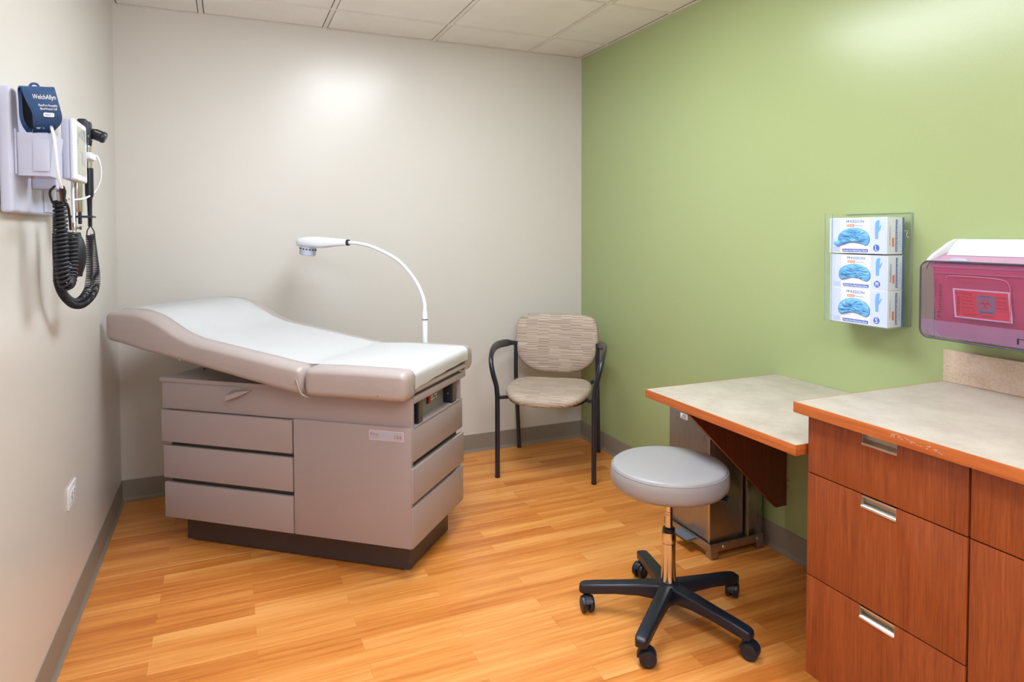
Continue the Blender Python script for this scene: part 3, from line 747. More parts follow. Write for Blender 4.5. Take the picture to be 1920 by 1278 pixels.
# ================================================================== STEP-ON WASTE CAN
wc = thing('step_waste_can', (2.285, -1.348, 0), 'rectangular stainless steel step waste can under the stone-topped desk', 'waste can')
BX, BY0, BY1 = 0.0, -0.272, 0.0        # local: x toward wall, y
bm = bmesh.new(); addbox(bm, 0.004, 0.175, BY0, BY1, 0.052, 0.580, 0.004); bd = obj('body', bm, M['steel'], wc)
bm = bmesh.new(); addbox(bm, -0.004, 0.185, BY0 - 0.006, BY1 + 0.006, 0.580, 0.600, 0.006); obj('lid', bm, M['blackp'], wc)
obj('corner_trim', box(0.0, 0.006, BY0 - 0.001, BY0 + 0.006, 0.053, 0.578, 0.001), M['alu'], bd)
bm = bmesh.new()
addbox(bm, -0.010, -0.002, BY0 - 0.012, BY1 + 0.01, 0.030, 0.062, 0.002)
addbox(bm, -0.010, 0.270, BY0 - 0.020, BY0 - 0.012, 0.030, 0.062, 0.002)
addbox(bm, -0.010, 0.270, BY1 + 0.010, BY1 + 0.018, 0.030, 0.062, 0.002)
obj('base_frame', bm, M['steel'], wc)
for fx, fy in ((0.012, BY0 - 0.004), (0.012, BY1 - 0.01), (0.255, BY0 - 0.002), (0.255, BY1 - 0.01)):
    obj('foot', box(fx - 0.018, fx + 0.022, fy - 0.014, fy + 0.02, 0.0, 0.030, 0.003), M['steel'], wc)
obj('rear_post', box(0.185, 0.197, BY0 - 0.012, BY0 + 0.02, 0.05, 0.58, 0.002), M['alu'], wc)
obj('rear_housing', box(0.197, 0.285, BY0 + 0.004, BY1, 0.034, 0.58, 0.003), M['steel'], wc)
for q in ((0.055, 0.046), (0.235, 0.046)):
    bm = bmesh.new(); addlathe(bm, [(0, 0), (0.007, 0), (0.006, 0.004), (0, 0.005)], frame((q[0], BY0 - 0.020, q[1]), (1, 0, 0), (0, 0, 1), (0, -1, 0)), 12); obj('bolt', bm, M['alu'], wc)
bm = bmesh.new(); addbox(bm, -0.055, -0.008, -0.20, -0.10, 0.050, 0.056, 0.002); obj('pedal', bm, M['pedal'], wc)
obj('pedal_arm', box(-0.012, 0.03, -0.165, -0.135, 0.040, 0.050, 0.002), M['steel'], wc)
stk = obj('sticker', box(0.0032, 0.0042, -0.125, -0.078, 0.528, 0.550), M['whitelabel'], bd)
bm = bmesh.new()
for i in range(3): addbox(bm, 0.0028, 0.0033, -0.118, -0.086 - 0.004 * i, 0.532 + i * 0.006, 0.5345 + i * 0.006)
o = obj('sticker_print', bm, M['blacktext'], bd); tag(o, kind='stuff')

# ================================================================== WALL DESK
dk = thing('wall_desk', (2.27, -2.02, 0.70), 'low stone-topped wall desk with cherry edge, left of the higher counter', 'desk')
def wo(name, bm, m, parent, org, angle=35): return obj(name, bm, m, parent, angle, M4=Tm(-org[0], -org[1], -org[2]))
DO = (2.27, -2.02, 0.70)
wo('desktop', box(1.946, 2.597, -2.376, -1.664, 0.709, 0.737, 0.0008), M['counter'], dk, DO)
wo('edge_band', box(1.9425, 1.946, -2.379, -1.661, 0.707, 0.7368, 0.0006), M['edge'], dk, DO)
o = wo('edge_band', box(1.946, 2.597, -1.664, -1.661, 0.707, 0.7368, 0.0006), M['edge'], dk, DO)
o = wo('edge_band', box(1.946, 1.990, -2.379, -2.376, 0.707, 0.7368, 0.0006), M['edge'], dk, DO)
bm = bmesh.new(); addprism(bm, [(2.597, 0.205), (2.546, 0.205), (2.033, 0.709), (2.597, 0.709)], 0.018, frame((0, -1.702, 0), (1, 0, 0), (0, 0, 1), (0, -1, 0)), 0.0008)
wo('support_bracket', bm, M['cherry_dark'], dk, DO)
bm = bmesh.new()
e0, e1 = Vector((2.546, 0, 0.205)), Vector((2.033, 0, 0.709)); dvec = (e1 - e0).normalized()
addbox(bm, 0, (e1 - e0).length - 0.004, -0.009, 0.009, -0.001, 0.001, m=frame((2.546 - 0.0012, -1.711, 0.205 - 0.0012), dvec, (0, 1, 0), Vector((-dvec.z, 0, dvec.x))))
wo('bracket_edge', bm, M['cherry'], dk, DO)
for zz in (0.31, 0.285, 0.225):
    bm = bmesh.new(); addlathe(bm, [(0, 0), (0.0045, 0.0), (0.004, 0.003), (0, 0.004)], frame((2.5995, -1.728 - (0.06 if zz == 0.225 else 0), zz), (0, 1, 0), (0, 0, 1), (-1, 0, 0)), 10); wo('wall_screw', bm, M['alu'], dk, DO)

# ================================================================== COUNTER + CABINETS
CO = (2.27, -2.83, 0.80)
cn = thing('countertop', CO, 'higher stone laminate countertop with cherry edge above the cherry drawers', 'countertop')
wo('worktop', box(1.950, 2.597, -3.34, -2.368, 0.829, 0.857, 0.0008), M['counter'], cn, CO)
wo('edge_band', box(1.9465, 1.950, -3.34, -2.365, 0.8275, 0.8568, 0.0006), M['edge'], cn, CO)
wo('edge_band', box(1.950, 2.597, -2.368, -2.365, 0.8275, 0.8568, 0.0006), M['edge'], cn, CO)
random.seed(11); bm = bmesh.new()
for i in range(34):
    y_ = -2.655 - random.random() * 0.125; z_ = 0.8535 - (-y_ - 2.655) * 0.05 - random.random() * 0.010; l_ = 0.0012 + random.random() * 0.003; h_ = 0.0004 + random.random() * 0.0008
    addbox(bm, 1.9461, 1.9466, y_ - l_, y_ + l_, z_ - h_, z_ + h_)
o = wo('scuff_marks', bm, mat('scuffed_edge', (196, 160, 146), 0.7), cn, CO); tag(o, kind='stuff')
wo('backsplash', box(2.578, 2.597, -3.34, -2.366, 0.8575, 0.957, 0.0012), M['splash'], cn, CO)

XF = 1.972
def front(parent, y0, y1, z0, z1, pull, name, org):
    """panel facing -x with an aluminium pull let into its top edge"""
    g = 0.0017; y0 += g; y1 -= g; z0 += g; z1 -= g
    yc = (y0 + y1) / 2; pw, ph = 0.048, 0.033
    bm = bmesh.new()
    if pull:
        poly = [(y0, z0), (y1, z0), (y1, z1), (yc + pw, z1), (yc + pw, z1 - ph), (yc - pw, z1 - ph), (yc - pw, z1), (y0, z1)]
    else: poly = [(y0, z0), (y1, z0), (y1, z1), (y0, z1)]
    addprism(bm, poly, 0.018, frame((XF, 0, 0), (0, 1, 0), (0, 0, 1)), 0.0007)
    r = wo(name, bm, M['cherry'], parent, org)
    if pull:
        bm = bmesh.new()
        addbox(bm, XF + 0.013, XF + 0.0165, yc - pw, yc + pw, z1 - ph, z1 - 0.001)
        addbox(bm, XF + 0.001, XF + 0.013, yc - pw, yc - pw + 0.0015, z1 - ph, z1 - 0.001)
        addbox(bm, XF + 0.001, XF + 0.013, yc + pw - 0.0015, yc + pw, z1 - ph, z1 - 0.001)
        q = wo('pull_recess', bm, M['alu_in'], r, org)
        bm = bmesh.new()
        addbox(bm, XF - 0.0015, XF + 0.013, yc - pw, yc + pw, z1 - ph, z1 - ph + 0.002, 0.0006)
        addprism(bm, [(0, 0), (0.013, 0), (0.013, 0.0105), (0.011, 0.0105), (0, 0.003)], 2 * pw, frame((XF - 0.001, yc + pw, z1 - ph + 0.002), (1, 0, 0), (0, 0, 1), (0, -1, 0)))
        wo('pull_lip', bm, M['alu'], r, org)
        wo('pull_top', box(XF + 0.0005, XF + 0.015, yc - pw, yc + pw, z1 - 0.0060, z1 - 0.0008, 0.0008), M['alu'], r, org)
    return r
def cabinet(y_hi, y_lo, label, kind):
    org = (2.28, (y_hi + y_lo) / 2, 0)
    t = thing('base_cabinet', org, label, 'cabinet')
    bm = bmesh.new(); addbox(bm, XF + 0.020, 2.597, y_lo + 0.0005, y_hi - 0.0005, 0.1, 0.828, 0.0008); wo('body', bm, M['cherry'], t, org)
    wo('toe_kick', box(XF + 0.075, 2.58, y_lo + 0.002, y_hi - 0.002, 0.0, 0.1), M['blackp'], t, org)
    front(t, y_lo, y_hi, 0.665, 0.826, True, 'drawer', org)
    if kind == 'drawers':
        front(t, y_lo, y_hi, 0.379, 0.665, True, 'drawer', org); front(t, y_lo, y_hi, 0.098, 0.379, True, 'drawer', org)
    else:
        front(t, y_lo, y_hi, 0.098, 0.665, True, 'door', org)
    return t
cabinet(-2.393, -2.826, 'cherry base cabinet with three stacked drawers at the counter end', 'drawers')
c_ = cabinet(-2.828, -3.335, 'cherry base cabinet with a drawer over a tall door, cut off at the frame edge', 'door')

# ================================================================== GLOVE BOXES IN A CLEAR HOLDER
GH = (2.55, -2.11, 1.0)
gh = thing('glove_box_holder', GH, 'clear acrylic wall holder gripping three stacked glove boxes', 'holder')
wo('back_plate', box(2.5945, 2.5985, -2.243, -1.984, 1.010, 1.394, 0.0006), M['clear'], gh, GH)
for y0, y1 in ((-1.986, -1.983), (-2.243, -2.240)):
    wo('side_panel', box(2.4965, 2.5945, y0, y1, 1.006, 1.394), M['clear'], gh, GH)
for y0, y1 in ((-2.014, -1.986), (-2.240, -2.226)):
    wo('front_flange', box(2.4940, 2.4965, y0, y1, 1.006, 1.394), M['clear'], gh, GH)
wo('bottom_shelf', box(2.4965, 2.5945, -2.240, -1.986, 1.006, 1.009), M['clear'], gh, GH)
bm = bmesh.new()
for q in ((2.593, 2.5945, -2.2415, -2.2395, 1.010, 1.394), (2.494, 2.4965, -2.0145, -2.0135, 1.006, 1.394), (2.4935, 2.4965, -1.9845, -1.983, 1.006, 1.394), (2.5945, 2.5975, -2.24, -1.986, 1.393, 1.3945), (2.5945, 2.5975, -2.24, -1.986, 1.0095, 1.011), (2.595, 2.598, -2.2435, -2.242, 1.01, 1.394)):
    addbox(bm, *q)
wo('polished_edge', bm, M['acrylic_edge'], gh, GH)
bm = bmesh.new(); addtube(bm, spline([(2.572, -2.232, 1.331), (2.574, -2.2385, 1.333), (2.581, -2.2385, 1.330), (2.577, -2.2385, 1.322), (2.575, -2.2385, 1.316), (2.582, -2.2385, 1.309), (2.585, -2.2385, 1.314)], 4), 0.0009, 6)
wo('hook_wire', bm, M['whitelabel'], gh, GH)

def kidney(n=40):
    ctrl = [(0.5 * cos(t_), -0.10 + 0.60 * sin(t_)) for t_ in [radians(k * 22.5) for k in range(9)]]
    ctrl += [(-0.485, -0.30), (-0.40, -0.47), (-0.28, -0.40), (-0.10, -0.31), (0.10, -0.31), (0.28, -0.40), (0.40, -0.47), (0.485, -0.30)]
    C_ = [Vector((p_[0], p_[1], 0)) for p_ in ctrl]; C_ = C_ + [C_[0]]
    sp = spline(C_, 12); L = [0]
    for p_, q in zip(sp, sp[1:]): L.append(L[-1] + (q - p_).length)
    out = []; j = 0
    for i in range(n):
        s_ = L[-1] * i / n
        while j < len(L) - 2 and L[j + 1] < s_: j += 1
        p_ = sp[j].lerp(sp[j + 1], (s_ - L[j]) / max(1e-9, L[j + 1] - L[j])); out.append((p_.x, p_.y))
    return out
def glove_box(letter, z0, z1, dx, label, glabel, seed):
    x0, x1 = 2.5000 + dx, 2.580 + dx * 0.3; ya, yb = -2.000 + dx * 0, -2.226
    org = (x0, (ya + yb) / 2, z0)
    t = thing('glove_box', org, label, 'box', 'glove boxes in the clear holder')
    hgt = z1 - z0; wid = ya - yb
    cb = wo('carton', box(x0, x1, yb, ya, z0, z1, 0.0015), M['carton'], t, org)
    def Y(f): return ya - f * wid
    def Z(f): return z1 - f * hgt
    e = 0.0003
    wo('carton_band', box(x0 - e, x0, Y(0.205), Y(0.008), Z(0.985), Z(0.015)), M['lavender'], t, org)
    wo('carton_band', box(x0 - e, x0, Y(0.992), Y(0.715), Z(0.985), Z(0.015)), M['lavender'], t, org)
    wo('back_stripe', box(x1 - 0.008, x1 + 0.0006, yb - 0.0006, yb + 0.01, z0 + 0.001, z1 - 0.001), M['bluebanner'], t, org)
    L = lambda s, wd, h_, m, f, g, dd=0.0006, nm='lettering': text(s, wd * wid, m, t, Vector((x0 - dd, Y(f), Z(g))) - Vector(org), (0, -1, 0), (0, 0, 1), nm, h_ * hgt, 0.0003)
    L('M KESSON', 0.31, 0.082, M['bluetext'], 0.465, 0.105); L('c', 0.022, 0.034, M['bluetext'], 0.358, 0.085)
    wo('orange_badge', box(x0 - 0.0004, x0, Y(0.45), Y(0.315), Z(0.255), Z(0.185)), M['orange'], t, org)
    L('Nitrile', 0.11, 0.045, M['whitetext'], 0.3825, 0.22); L('Performance', 0.14, 0.035, M['greytext'], 0.535, 0.222)
    wo('blue_strip', box(x0 - 0.0004, x0, Y(0.69), Y(0.25), Z(0.965), Z(0.875)), M['bluebanner'], t, org)
    wo('red_tab', box(x0 - 0.0004, x0, Y(0.25), Y(0.238), Z(0.94), Z(0.875)), M['orange'], t, org)
    L('Powder-Free Nitrile Exam Gloves', 0.41, 0.055, M['whitetext'], 0.47, 0.92)
    for i in range(4):
        wo('small_print', box(x0 - 0.0007, x0 - 0.0003, Y(0.19), Y(0.075 + 0.01 * (i % 2)), Z(0.86 + i * 0.03), Z(0.852 + i * 0.03)), M['greytext'], t, org)
    # glove picture
    gp = [(-0.045, -0.5), (0.04, -0.5), (0.05, -0.18), (0.075, 0.0), (0.15, 0.17), (0.175, 0.19), (0.178, 0.16), (0.12, -0.08), (0.07, -0.2)]
    gp = [(-0.05, -0.5), (0.045, -0.5), (0.05, -0.15), (0.10, -0.02), (0.15, 0.22), (0.125, 0.24), (0.09, 0.12), (0.07, 0.10), (0.075, 0.30), (0.085, 0.47), (0.05, 0.5), (-0.005, 0.47), (-0.045, 0.36), (-0.06, 0.15), (-0.058, -0.05)]
    bm = bmesh.new(); addprism(bm, [(-(p_[0]) * 0.105 * wid / 0.21, p_[1] * 0.51 * hgt) for p_ in gp], 0.0003, frame((x0 - 0.0007, Y(0.835), Z(0.335)), (0, 1, 0), (0, 0, 1), (-1, 0, 0)))
    wo('glove_picture', bm, M['icon'], t, org)
    bm = bmesh.new(); addlathe(bm, [(0, 0), (0.0115, 0), (0.0115, 0.0003), (0, 0.0003)], frame((x0 - 0.0004, Y(0.83), Z(0.835)), (0, -1, 0), (0, 0, 1), (-1, 0, 0)), 28)
    wo('size_disc', bm, M['bluebanner'], t, org)
    L(letter, 0.030 if letter == 'L' else 0.045, 0.13, M['whitetext'], 0.83, 0.835, 0.0009)
    # side print (faces the camera side, -y)
    SX = lambda f: x0 + (x1 - x0) * f
    ys = yb - 0.0005
    wo('side_strip', box(SX(0.50), SX(0.62), ys, yb, Z(0.93), Z(0.07)), M['bluebanner'], t, org)
    wo('side_badge', box(SX(0.30), SX(0.42), ys, yb, Z(0.80), Z(0.56)), M['orange'], t, org)
    def V(s, wd, h_, m, f, g): text(s, wd * hgt, m, t, Vector((SX(f), yb - 0.0008, Z(g))) - Vector(org), (0, 0, 1), (-1, 0, 0), 'lettering', h_ * (x1 - x0), 0.0003)
    V('Powder-Free Nitrile Exam Gloves', 0.80, 0.055, M['whitetext'], 0.56, 0.5)
    V('McKESSON', 0.50, 0.08 if letter != 'M' else 0.10, M['greytext'] if letter != 'M' else M['bluetext'], 0.16, 0.5)
    V('100 Count', 0.6, 0.05, M['greytext'], 0.74, 0.5)
    # opening
    K = kidney(); kw, kh = 0.56 * wid, 0.52 * hgt
    kc = (Y(0.44), Z(0.54))
    bm = bmesh.new(); addprism(bm, [(-p_[0] * kw, p_[1] * kh) for p_ in K], 0.0003, frame((x0 - 0.0004, kc[0], kc[1]), (0, 1, 0), (0, 0, 1), (-1, 0, 0)))
    wo('opening', bm, M['hole'], t, org)
    # crumpled gloves bulging out of the opening
    g = bmesh.new(); rings = []; nr = 30
    for i in range(nr + 1):
        s = max(0.012, i / nr); ring = []
        for q, p_ in enumerate(kidney(110)):
            yy, zz = -p_[0] * kw * s * 0.985, p_[1] * kh * s * 0.985
            zz += (1 - s) * kh * 0.12
            P3 = Vector((yy * 38 + seed * 7, zz * 62, seed * 3.1))
            P3 = P3 + 0.9 * noise.noise_vector(P3 * 0.6)
            n1_ = noise.noise(P3 * 0.9); n2_ = noise.noise(Vector((P3.x * 1.2, P3.y * 2.6, P3.z + 5))); n3_ = noise.noise(Vector((P3.x * 4.5, P3.y * 2.2, P3.z + 9)))
            edge = max(0, 1 - s ** 6)
            hx = (0.0060 + 0.0070 * n1_ + 0.0065 * (0.5 - abs(n2_) * 1.8) + 0.0022 * (0.5 - abs(n3_) * 2)) * edge
            hx = max(0.0022 * min(1.0, (1 - s) * 12 + 0.15), hx)
            ring.append(Vector((-hx, yy, zz)))
        rings.append(ring)
    addloft(g, rings, cap=True)
    if letter == 'L':
        tip = [(0.0, kw * 0.40, -kh * 0.30), (-0.004, kw * 0.47, -kh * 0.36), (-0.006, kw * 0.53, -kh * 0.34), (-0.004, kw * 0.60, -kh * 0.29)]
        addtube(g, spline(tip, 4), [0.004, 0.007, 0.009, 0.009, 0.009, 0.009, 0.008, 0.007, 0.0065, 0.006, 0.005, 0.0035, 0.002], 9, [(1, 0.6)] * 13)
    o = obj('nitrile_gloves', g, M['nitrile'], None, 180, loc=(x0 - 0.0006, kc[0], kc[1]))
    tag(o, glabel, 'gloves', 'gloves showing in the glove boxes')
glove_box('L', 1.2545, 1.378, -0.001, 'white glove box marked L, top of the three in the clear holder', 'pale blue gloves poking out of the top glove box marked L', 1)
glove_box('M', 1.1335, 1.2505, 0.005, 'white glove box marked M, middle of the three in the clear holder', 'blue gloves inside the opening of the middle glove box marked M', 2)
glove_box('S', 1.0095, 1.1332, 0.005, 'white glove box marked S, bottom of the three in the clear holder', 'blue gloves inside the opening of the bottom glove box marked S', 3)

# ================================================================== SHARPS CONTAINER
SO = (2.5, -2.62, 1.0); X0 = 2.440
ya, yb = -2.378, -2.86
sc = thing('sharps_holder', SO, 'smoky clear wall cabinet with white top flange around the red sharps bin', 'sharps holder')
def rrect_yz(y0, y1, z0, z1, r, n=6): return rr(y0, y1, z0, z1, r, n)
# front shell: dished panel with rounded rim
def panel(name, x0, th, y0, y1, z0, z1, r, m, bev=0.0):
    bm = bmesh.new(); addprism(bm, rrect_yz(y0, y1, z0, z1, r), th, frame((x0, 0, 0), (0, 1, 0), (0, 0, 1)), bev); return wo(name, bm, m, sc, SO, 40)
bm = bmesh.new(); O1 = rrect_yz(yb, ya, 1.008, 1.243, 0.026)
def ringx(x, ins): return [Vector((x, p_[0] + (ins if p_[0] < (ya + yb) / 2 else -ins), p_[1] + (ins if p_[1] < 1.125 else -ins))) for p_ in O1]
addloft(bm, [ringx(2.56, 0.004), ringx(2.50, 0.002), ringx(2.455, 0.0), ringx(2.446, 0.003), ringx(2.4405, 0.010)], cap=False)
wo('cover_wall', bm, M['smoky'], sc, SO, 60)
bm = bmesh.new(); rim = ringx(2.444, 0.002); addtube(bm, rim + [rim[0]], 0.0022, 8); wo('cover_rim', bm, M['smokyedge'], sc, SO, 60)
for xx in (2.475, 2.52):
    bm = bmesh.new(); rg = ringx(xx, 0.001); addtube(bm, [p_ for p_ in rg if p_.y > ya - 0.03][:], 0.0012, 6); wo('cover_rib', bm, M['smokyedge'], sc, SO, 60)
zf = 1.066
def ringclip(lo, hi):
    pts = [(p_[0] + (0.010 if p_[0] < (ya + yb) / 2 else -0.010), p_[1] + (0.010 if p_[1] < 1.125 else -0.010)) for p_ in O1]
    out = []
    for p_, q in zip(pts, pts[1:] + pts[:1]):
        if lo <= p_[1] <= hi: out.append(p_)
        for zz in (lo, hi):
            if (p_[1] - zz) * (q[1] - zz) < 0:
                t_ = (zz - p_[1]) / (q[1] - p_[1]); out.append((p_[0] + (q[0] - p_[0]) * t_, zz))
    return out
bm = bmesh.new(); addprism(bm, ringclip(zf, 2), 0.002, frame((X0, 0, 0), (0, 1, 0), (0, 0, 1))); wo('front_window', bm, M['smoky'], sc, SO)
bm = bmesh.new(); addprism(bm, ringclip(0, zf - 0.0002), 0.002, frame((X0, 0, 0), (0, 1, 0), (0, 0, 1))); wo('frosted_window', bm, M['frosty'], sc, SO)
# raised arch around the label
bm = bmesh.new()
addtube(bm, spline([(X0 - 0.001, -2.462, 1.192), (X0 - 0.002, -2.475, 1.200), (X0 - 0.002, -2.56, 1.2005), (X0 - 0.002, -2.618, 1.196), (X0 - 0.002, -2.634, 1.180), (X0 - 0.001, -2.636, 1.15), (X0 - 0.001, -2.636, 1.08)], 6), 0.0016, 8)
wo('raised_arch', bm, M['arch'], sc, SO, 80)
bm = bmesh.new(); addtube(bm, [(X0 - 0.001, -2.656, 1.028), (X0 - 0.001, -2.656, 1.044), (X0 - 0.001, -2.70, 1.044), (X0 - 0.001, -2.70, 1.028)], 0.002, 6); wo('latch', bm, M['blackp'], sc, SO)
# white top flange rising to the wall, sloped pink strip in front of it
bm = bmesh.new(); rings = []
prof = [(2.528, 1.255), (2.528, 1.268), (2.540, 1.279), (2.560, 1.296), (2.578, 1.305), (2.597, 1.307), (2.597, 1.297), (2.572, 1.294), (2.545, 1.275), (2.536, 1.255)]
for y_, k in ((ya - 0.010, 0.55), (ya - 0.013, 0.85), (ya - 0.020, 0.97), (ya - 0.030, 1.0), (-2.80, 1.0), (-2.832, 1.0), (-2.846, 0.9), (-2.85, 0.6)):
    rings.append([Vector((x_, y_, 1.2425 + (z_ - 1.2425) * k)) for x_, z_ in prof])
addloft(bm, rings); wo('top_flange', bm, M['lid'], sc, SO, 50)
for yy_ in (ya - 0.022, yb + 0.02):
    bm = bmesh.new(); addprism(bm, [(2.450, 1.240), (2.450, 1.247), (2.475, 1.262), (2.510, 1.278), (2.545, 1.297), (2.575, 1.3065), (2.597, 1.307), (2.597, 1.240)], 0.012, frame((0, yy_ + 0.006, 0), (1, 0, 0), (0, 0, 1), (0, -1, 0)), 0.003); wo('flange_end', bm, M['lid'], sc, SO)
bm = bmesh.new(); addprism(bm, [(2.449, 1.2425), (2.530, 1.266), (2.530, 1.261), (2.449, 1.2375)], 0.43, frame((0, ya - 0.03, 0), (1, 0, 0), (0, 0, 1), (0, -1, 0))); wo('pink_strip', bm, M['strip'], sc, SO)
bm = bmesh.new(); addprism(bm, [(2.500, 1.262), (2.528, 1.270), (2.528, 1.2665), (2.500, 1.2585)], 0.40, frame((0, ya - 0.045, 0), (1, 0, 0), (0, 0, 1), (0, -1, 0))); wo('strip_edge', bm, M['lid'], sc, SO)
obj('wall_plate', box(2.560, 2.597, yb + 0.02, ya - 0.012, 1.02, 1.29), M['lid'], sc, M4=Tm(-SO[0], -SO[1], -SO[2]))
bm = bmesh.new(); addprism(bm, [(-2.463, 0), (-2.519, 0), (-2.510, 0.008), (-2.472, 0.008)], 0.010, frame((2.446, 0, 1.2435), (0, 1, 0), (0, 0, 1)), 0.001); wo('top_tab', bm, M['offwhite'], sc, SO)
# the red bin inside
RO = (2.51, -2.63, 1.012)
rb = thing('sharps_bin', RO, 'red plastic sharps bin with biohazard label inside the smoky cabinet', 'sharps bin')
bm = bmesh.new(); rings = []
for z_, x0_, i_ in ((1.016, 2.474, 0.012), (1.03, 2.466, 0.006), (1.10, 2.460, 0.003), (1.21, 2.455, 0.0), (1.222, 2.455, 0.0)):
    rings.append([Vector((p_[0], p_[1], z_)) for p_ in rr(x0_, 2.553, -2.835 + i_, -2.405 - i_, 0.014, 4)])
addloft(bm, rings); body = wo('bin_body', bm, M['redbin'], rb, RO, 40)
bm = bmesh.new(); addbox(bm, 2.4525, 2.555, -2.838, -2.402, 1.222, 1.236, 0.003); wo('bin_lid', bm, M['redrib'], rb, RO)
bm = bmesh.new(); addbox(bm, 2.4515, 2.456, -2.83, -2.42, 1.205, 1.209, 0.001); wo('bin_rib', bm, M['redrib'], rb, RO)
# label, slightly tilted
xl = 2.4520
def quad(y0, y1, z0, z1, th, m, nm, sh=0.0, x_=xl, par=rb):
    bm = bmesh.new(); addprism(bm, [(y0, z1), (y1, z1), (y1 - sh, z0), (y0 - sh, z0)], th, frame((x_, 0, 0), (0, 1, 0), (0, 0, 1), (-1, 0, 0))); return wo(nm, bm, m, par, RO)
quad(-2.473, -2.628, 1.080, 1.164, 0.0006, M['whitelabel'], 'label_border', 0.008)
quad(-2.479, -2.622, 1.084, 1.160, 0.0006, M['redlabel'], 'label', 0.007, xl - 0.0006)
quad(-2.541, -2.589, 1.0985, 1.1505, 0.0004, M['greylabel'], 'symbol_patch', 0.003, xl - 0.0012)
def rt(s, wd, m, y_, z_, h_, xd=(0, -1, 0), yd=(0, 0, 1), x_=xl - 0.0017, par=rb): text(s, wd, m, par, Vector((x_, y_, z_)) - Vector(RO), xd, yd, 'lettering', h_, 0.0002)
rt('DANGER', 0.026, M['blacktext'], -2.565, 1.1460, 0.0040); rt('BIOHAZARD', 0.034, M['blacktext'], -2.568, 1.1025, 0.0040)
for i, (y_, z_, wd) in enumerate(((-2.515, 1.151, 0.026), (-2.517, 1.141, 0.034), (-2.515, 1.131, 0.030), (-2.518, 1.122, 0.034), (-2.518, 1.112, 0.036), (-2.520, 1.102, 0.036), (-2.524, 1.093, 0.036), (-2.606, 1.146, 0.026), (-2.606, 1.136, 0.026), (-2.607, 1.127, 0.024), (-2.608, 1.118, 0.026), (-2.609, 1.109, 0.024), (-2.572, 1.092, 0.026), (-2.491, 1.152, 0.014))):
    rt(['Infectious waste', 'Sharps only', 'Do not overfill', 'Keep upright'][i % 4], wd, M['darktext'], y_, z_, 0.0042)
rt('WARNING', 0.050, M['darktext'], -2.4915, 1.118, 0.008, (0, 0, -1), (0, -1, 0))
rt('Monoject', 0.10, M['darktext'], -2.436, 1.125, 0.014, (0, 0, 1), (0, 1, 0), xl + 0.001)
rt('/SharpSafety', 0.055, M['darktext'], -2.422, 1.16, 0.010, (0, 0, 1), (0, 1, 0), xl + 0.001)
# biohazard trefoil
bm = bmesh.new(); BC = Vector((0, -2.5652, 1.1245))
def annulus(cy_, cz_, r0_, r1_, a0, a1, n=20, gx=xl - 0.0017):
    pts = []
    for k in range(n + 1):
        t_ = a0 + (a1 - a0) * k / n; pts.append((cy_ + r1_ * cos(t_), cz_ + r1_ * sin(t_)))
    for k in range(n, -1, -1):
        t_ = a0 + (a1 - a0) * k / n; rr_ = r0_
        pts.append((cy_ + rr_ * cos(t_) , cz_ + rr_ * sin(t_)))
    for i in range(n):
        q = [pts[i], pts[i + 1], pts[2 * n - i], pts[2 * n + 1 - i]]
        addprism(bm, q, 0.0002, frame((gx, BC.y, BC.z), (0, 1, 0), (0, 0, 1), (-1, 0, 0)))
for k in range(3):
    t_ = pi / 2 + k * 2 * pi / 3
    annulus(0.0088 * cos(t_), 0.0088 * sin(t_), 0.0052, 0.0088, t_ + 0.45, t_ + 2 * pi - 0.45)
annulus(0, 0, 0.0078, 0.0098, 0, 2 * pi, 24)
o = wo('biohazard_symbol', bm, M['redlabel'], rb, RO)

# ================================================================== WALL DIAGNOSTIC STATION (left wall)
WO = (0.0, -1.55, 1.53)
ws = thing('diagnostic_station', WO, 'pale grey wall board with basket, gauge and instrument handles on the left wall', 'medical station')
def W_(name, bm, m, parent=ws, angle=40): return wo(name, bm, m, parent, WO, angle)
bm = bmesh.new(); addbox(bm, 0.001, 0.027, -1.788, -1.30, 1.381, 1.686, 0.009, 4); W_('backboard', bm, M['offwhite'])
bm = bmesh.new(); addbox(bm, 0.0272, 0.030, -1.50, -1.34, 1.39, 1.53, 0.001); W_('board_ridge', bm, M['offwhite'])
# basket: hollow bin
bk = bmesh.new()
def tap(x0, x1, y0, y1, zt, zb, k):   # tapering bin ring points
    return [(x0, y0, zt), (x1, y0, zt), (x1, y1, zt), (x0, y1, zt)], [(x0, y0 + k, zb), (x1 - 2 * k, y0 + k, zb), (x1 - 2 * k, y1 - k, zb), (x0, y1 - k, zb)]
T1, B1 = tap(0.0275, 0.106, -1.760, -1.645, 1.578, 1.473, 0.005)
T2, B2 = tap(0.0305, 0.103, -1.757, -1.648, 1.578, 1.477, 0.005)
addloft(bk, [[Vector(p_) for p_ in q] for q in (B2, T2, T1, B1)], cap=True)
bmesh.ops.bevel(bk, geom=[e_ for e_ in bk.edges if abs((e_.verts[0].co - e_.verts[1].co).normalized().z) > 0.8], offset=0.004, segments=3, affect='EDGES')
W_('basket', bk, M['offwhite'])
bm = bmesh.new(); addbox(bm, 0.063, 0.0975, -1.7622, -1.7575, 1.484, 1.564, 0.002, 2); W_('basket_panel', bm, M['offwhite'])
bm = bmesh.new(); addbox(bm, 0.0275, 0.0315, -1.768, -1.760, 1.475, 1.586, 0.0015); W_('basket_flange', bm, M['offwhite'])
bm = bmesh.new(); addlathe(bm, [(0, 0), (0.003, 0), (0.003, 0.006), (0, 0.006)], Tm(0.056, -1.74, 1.466), 10); W_('screw', bm, M['bronze'])
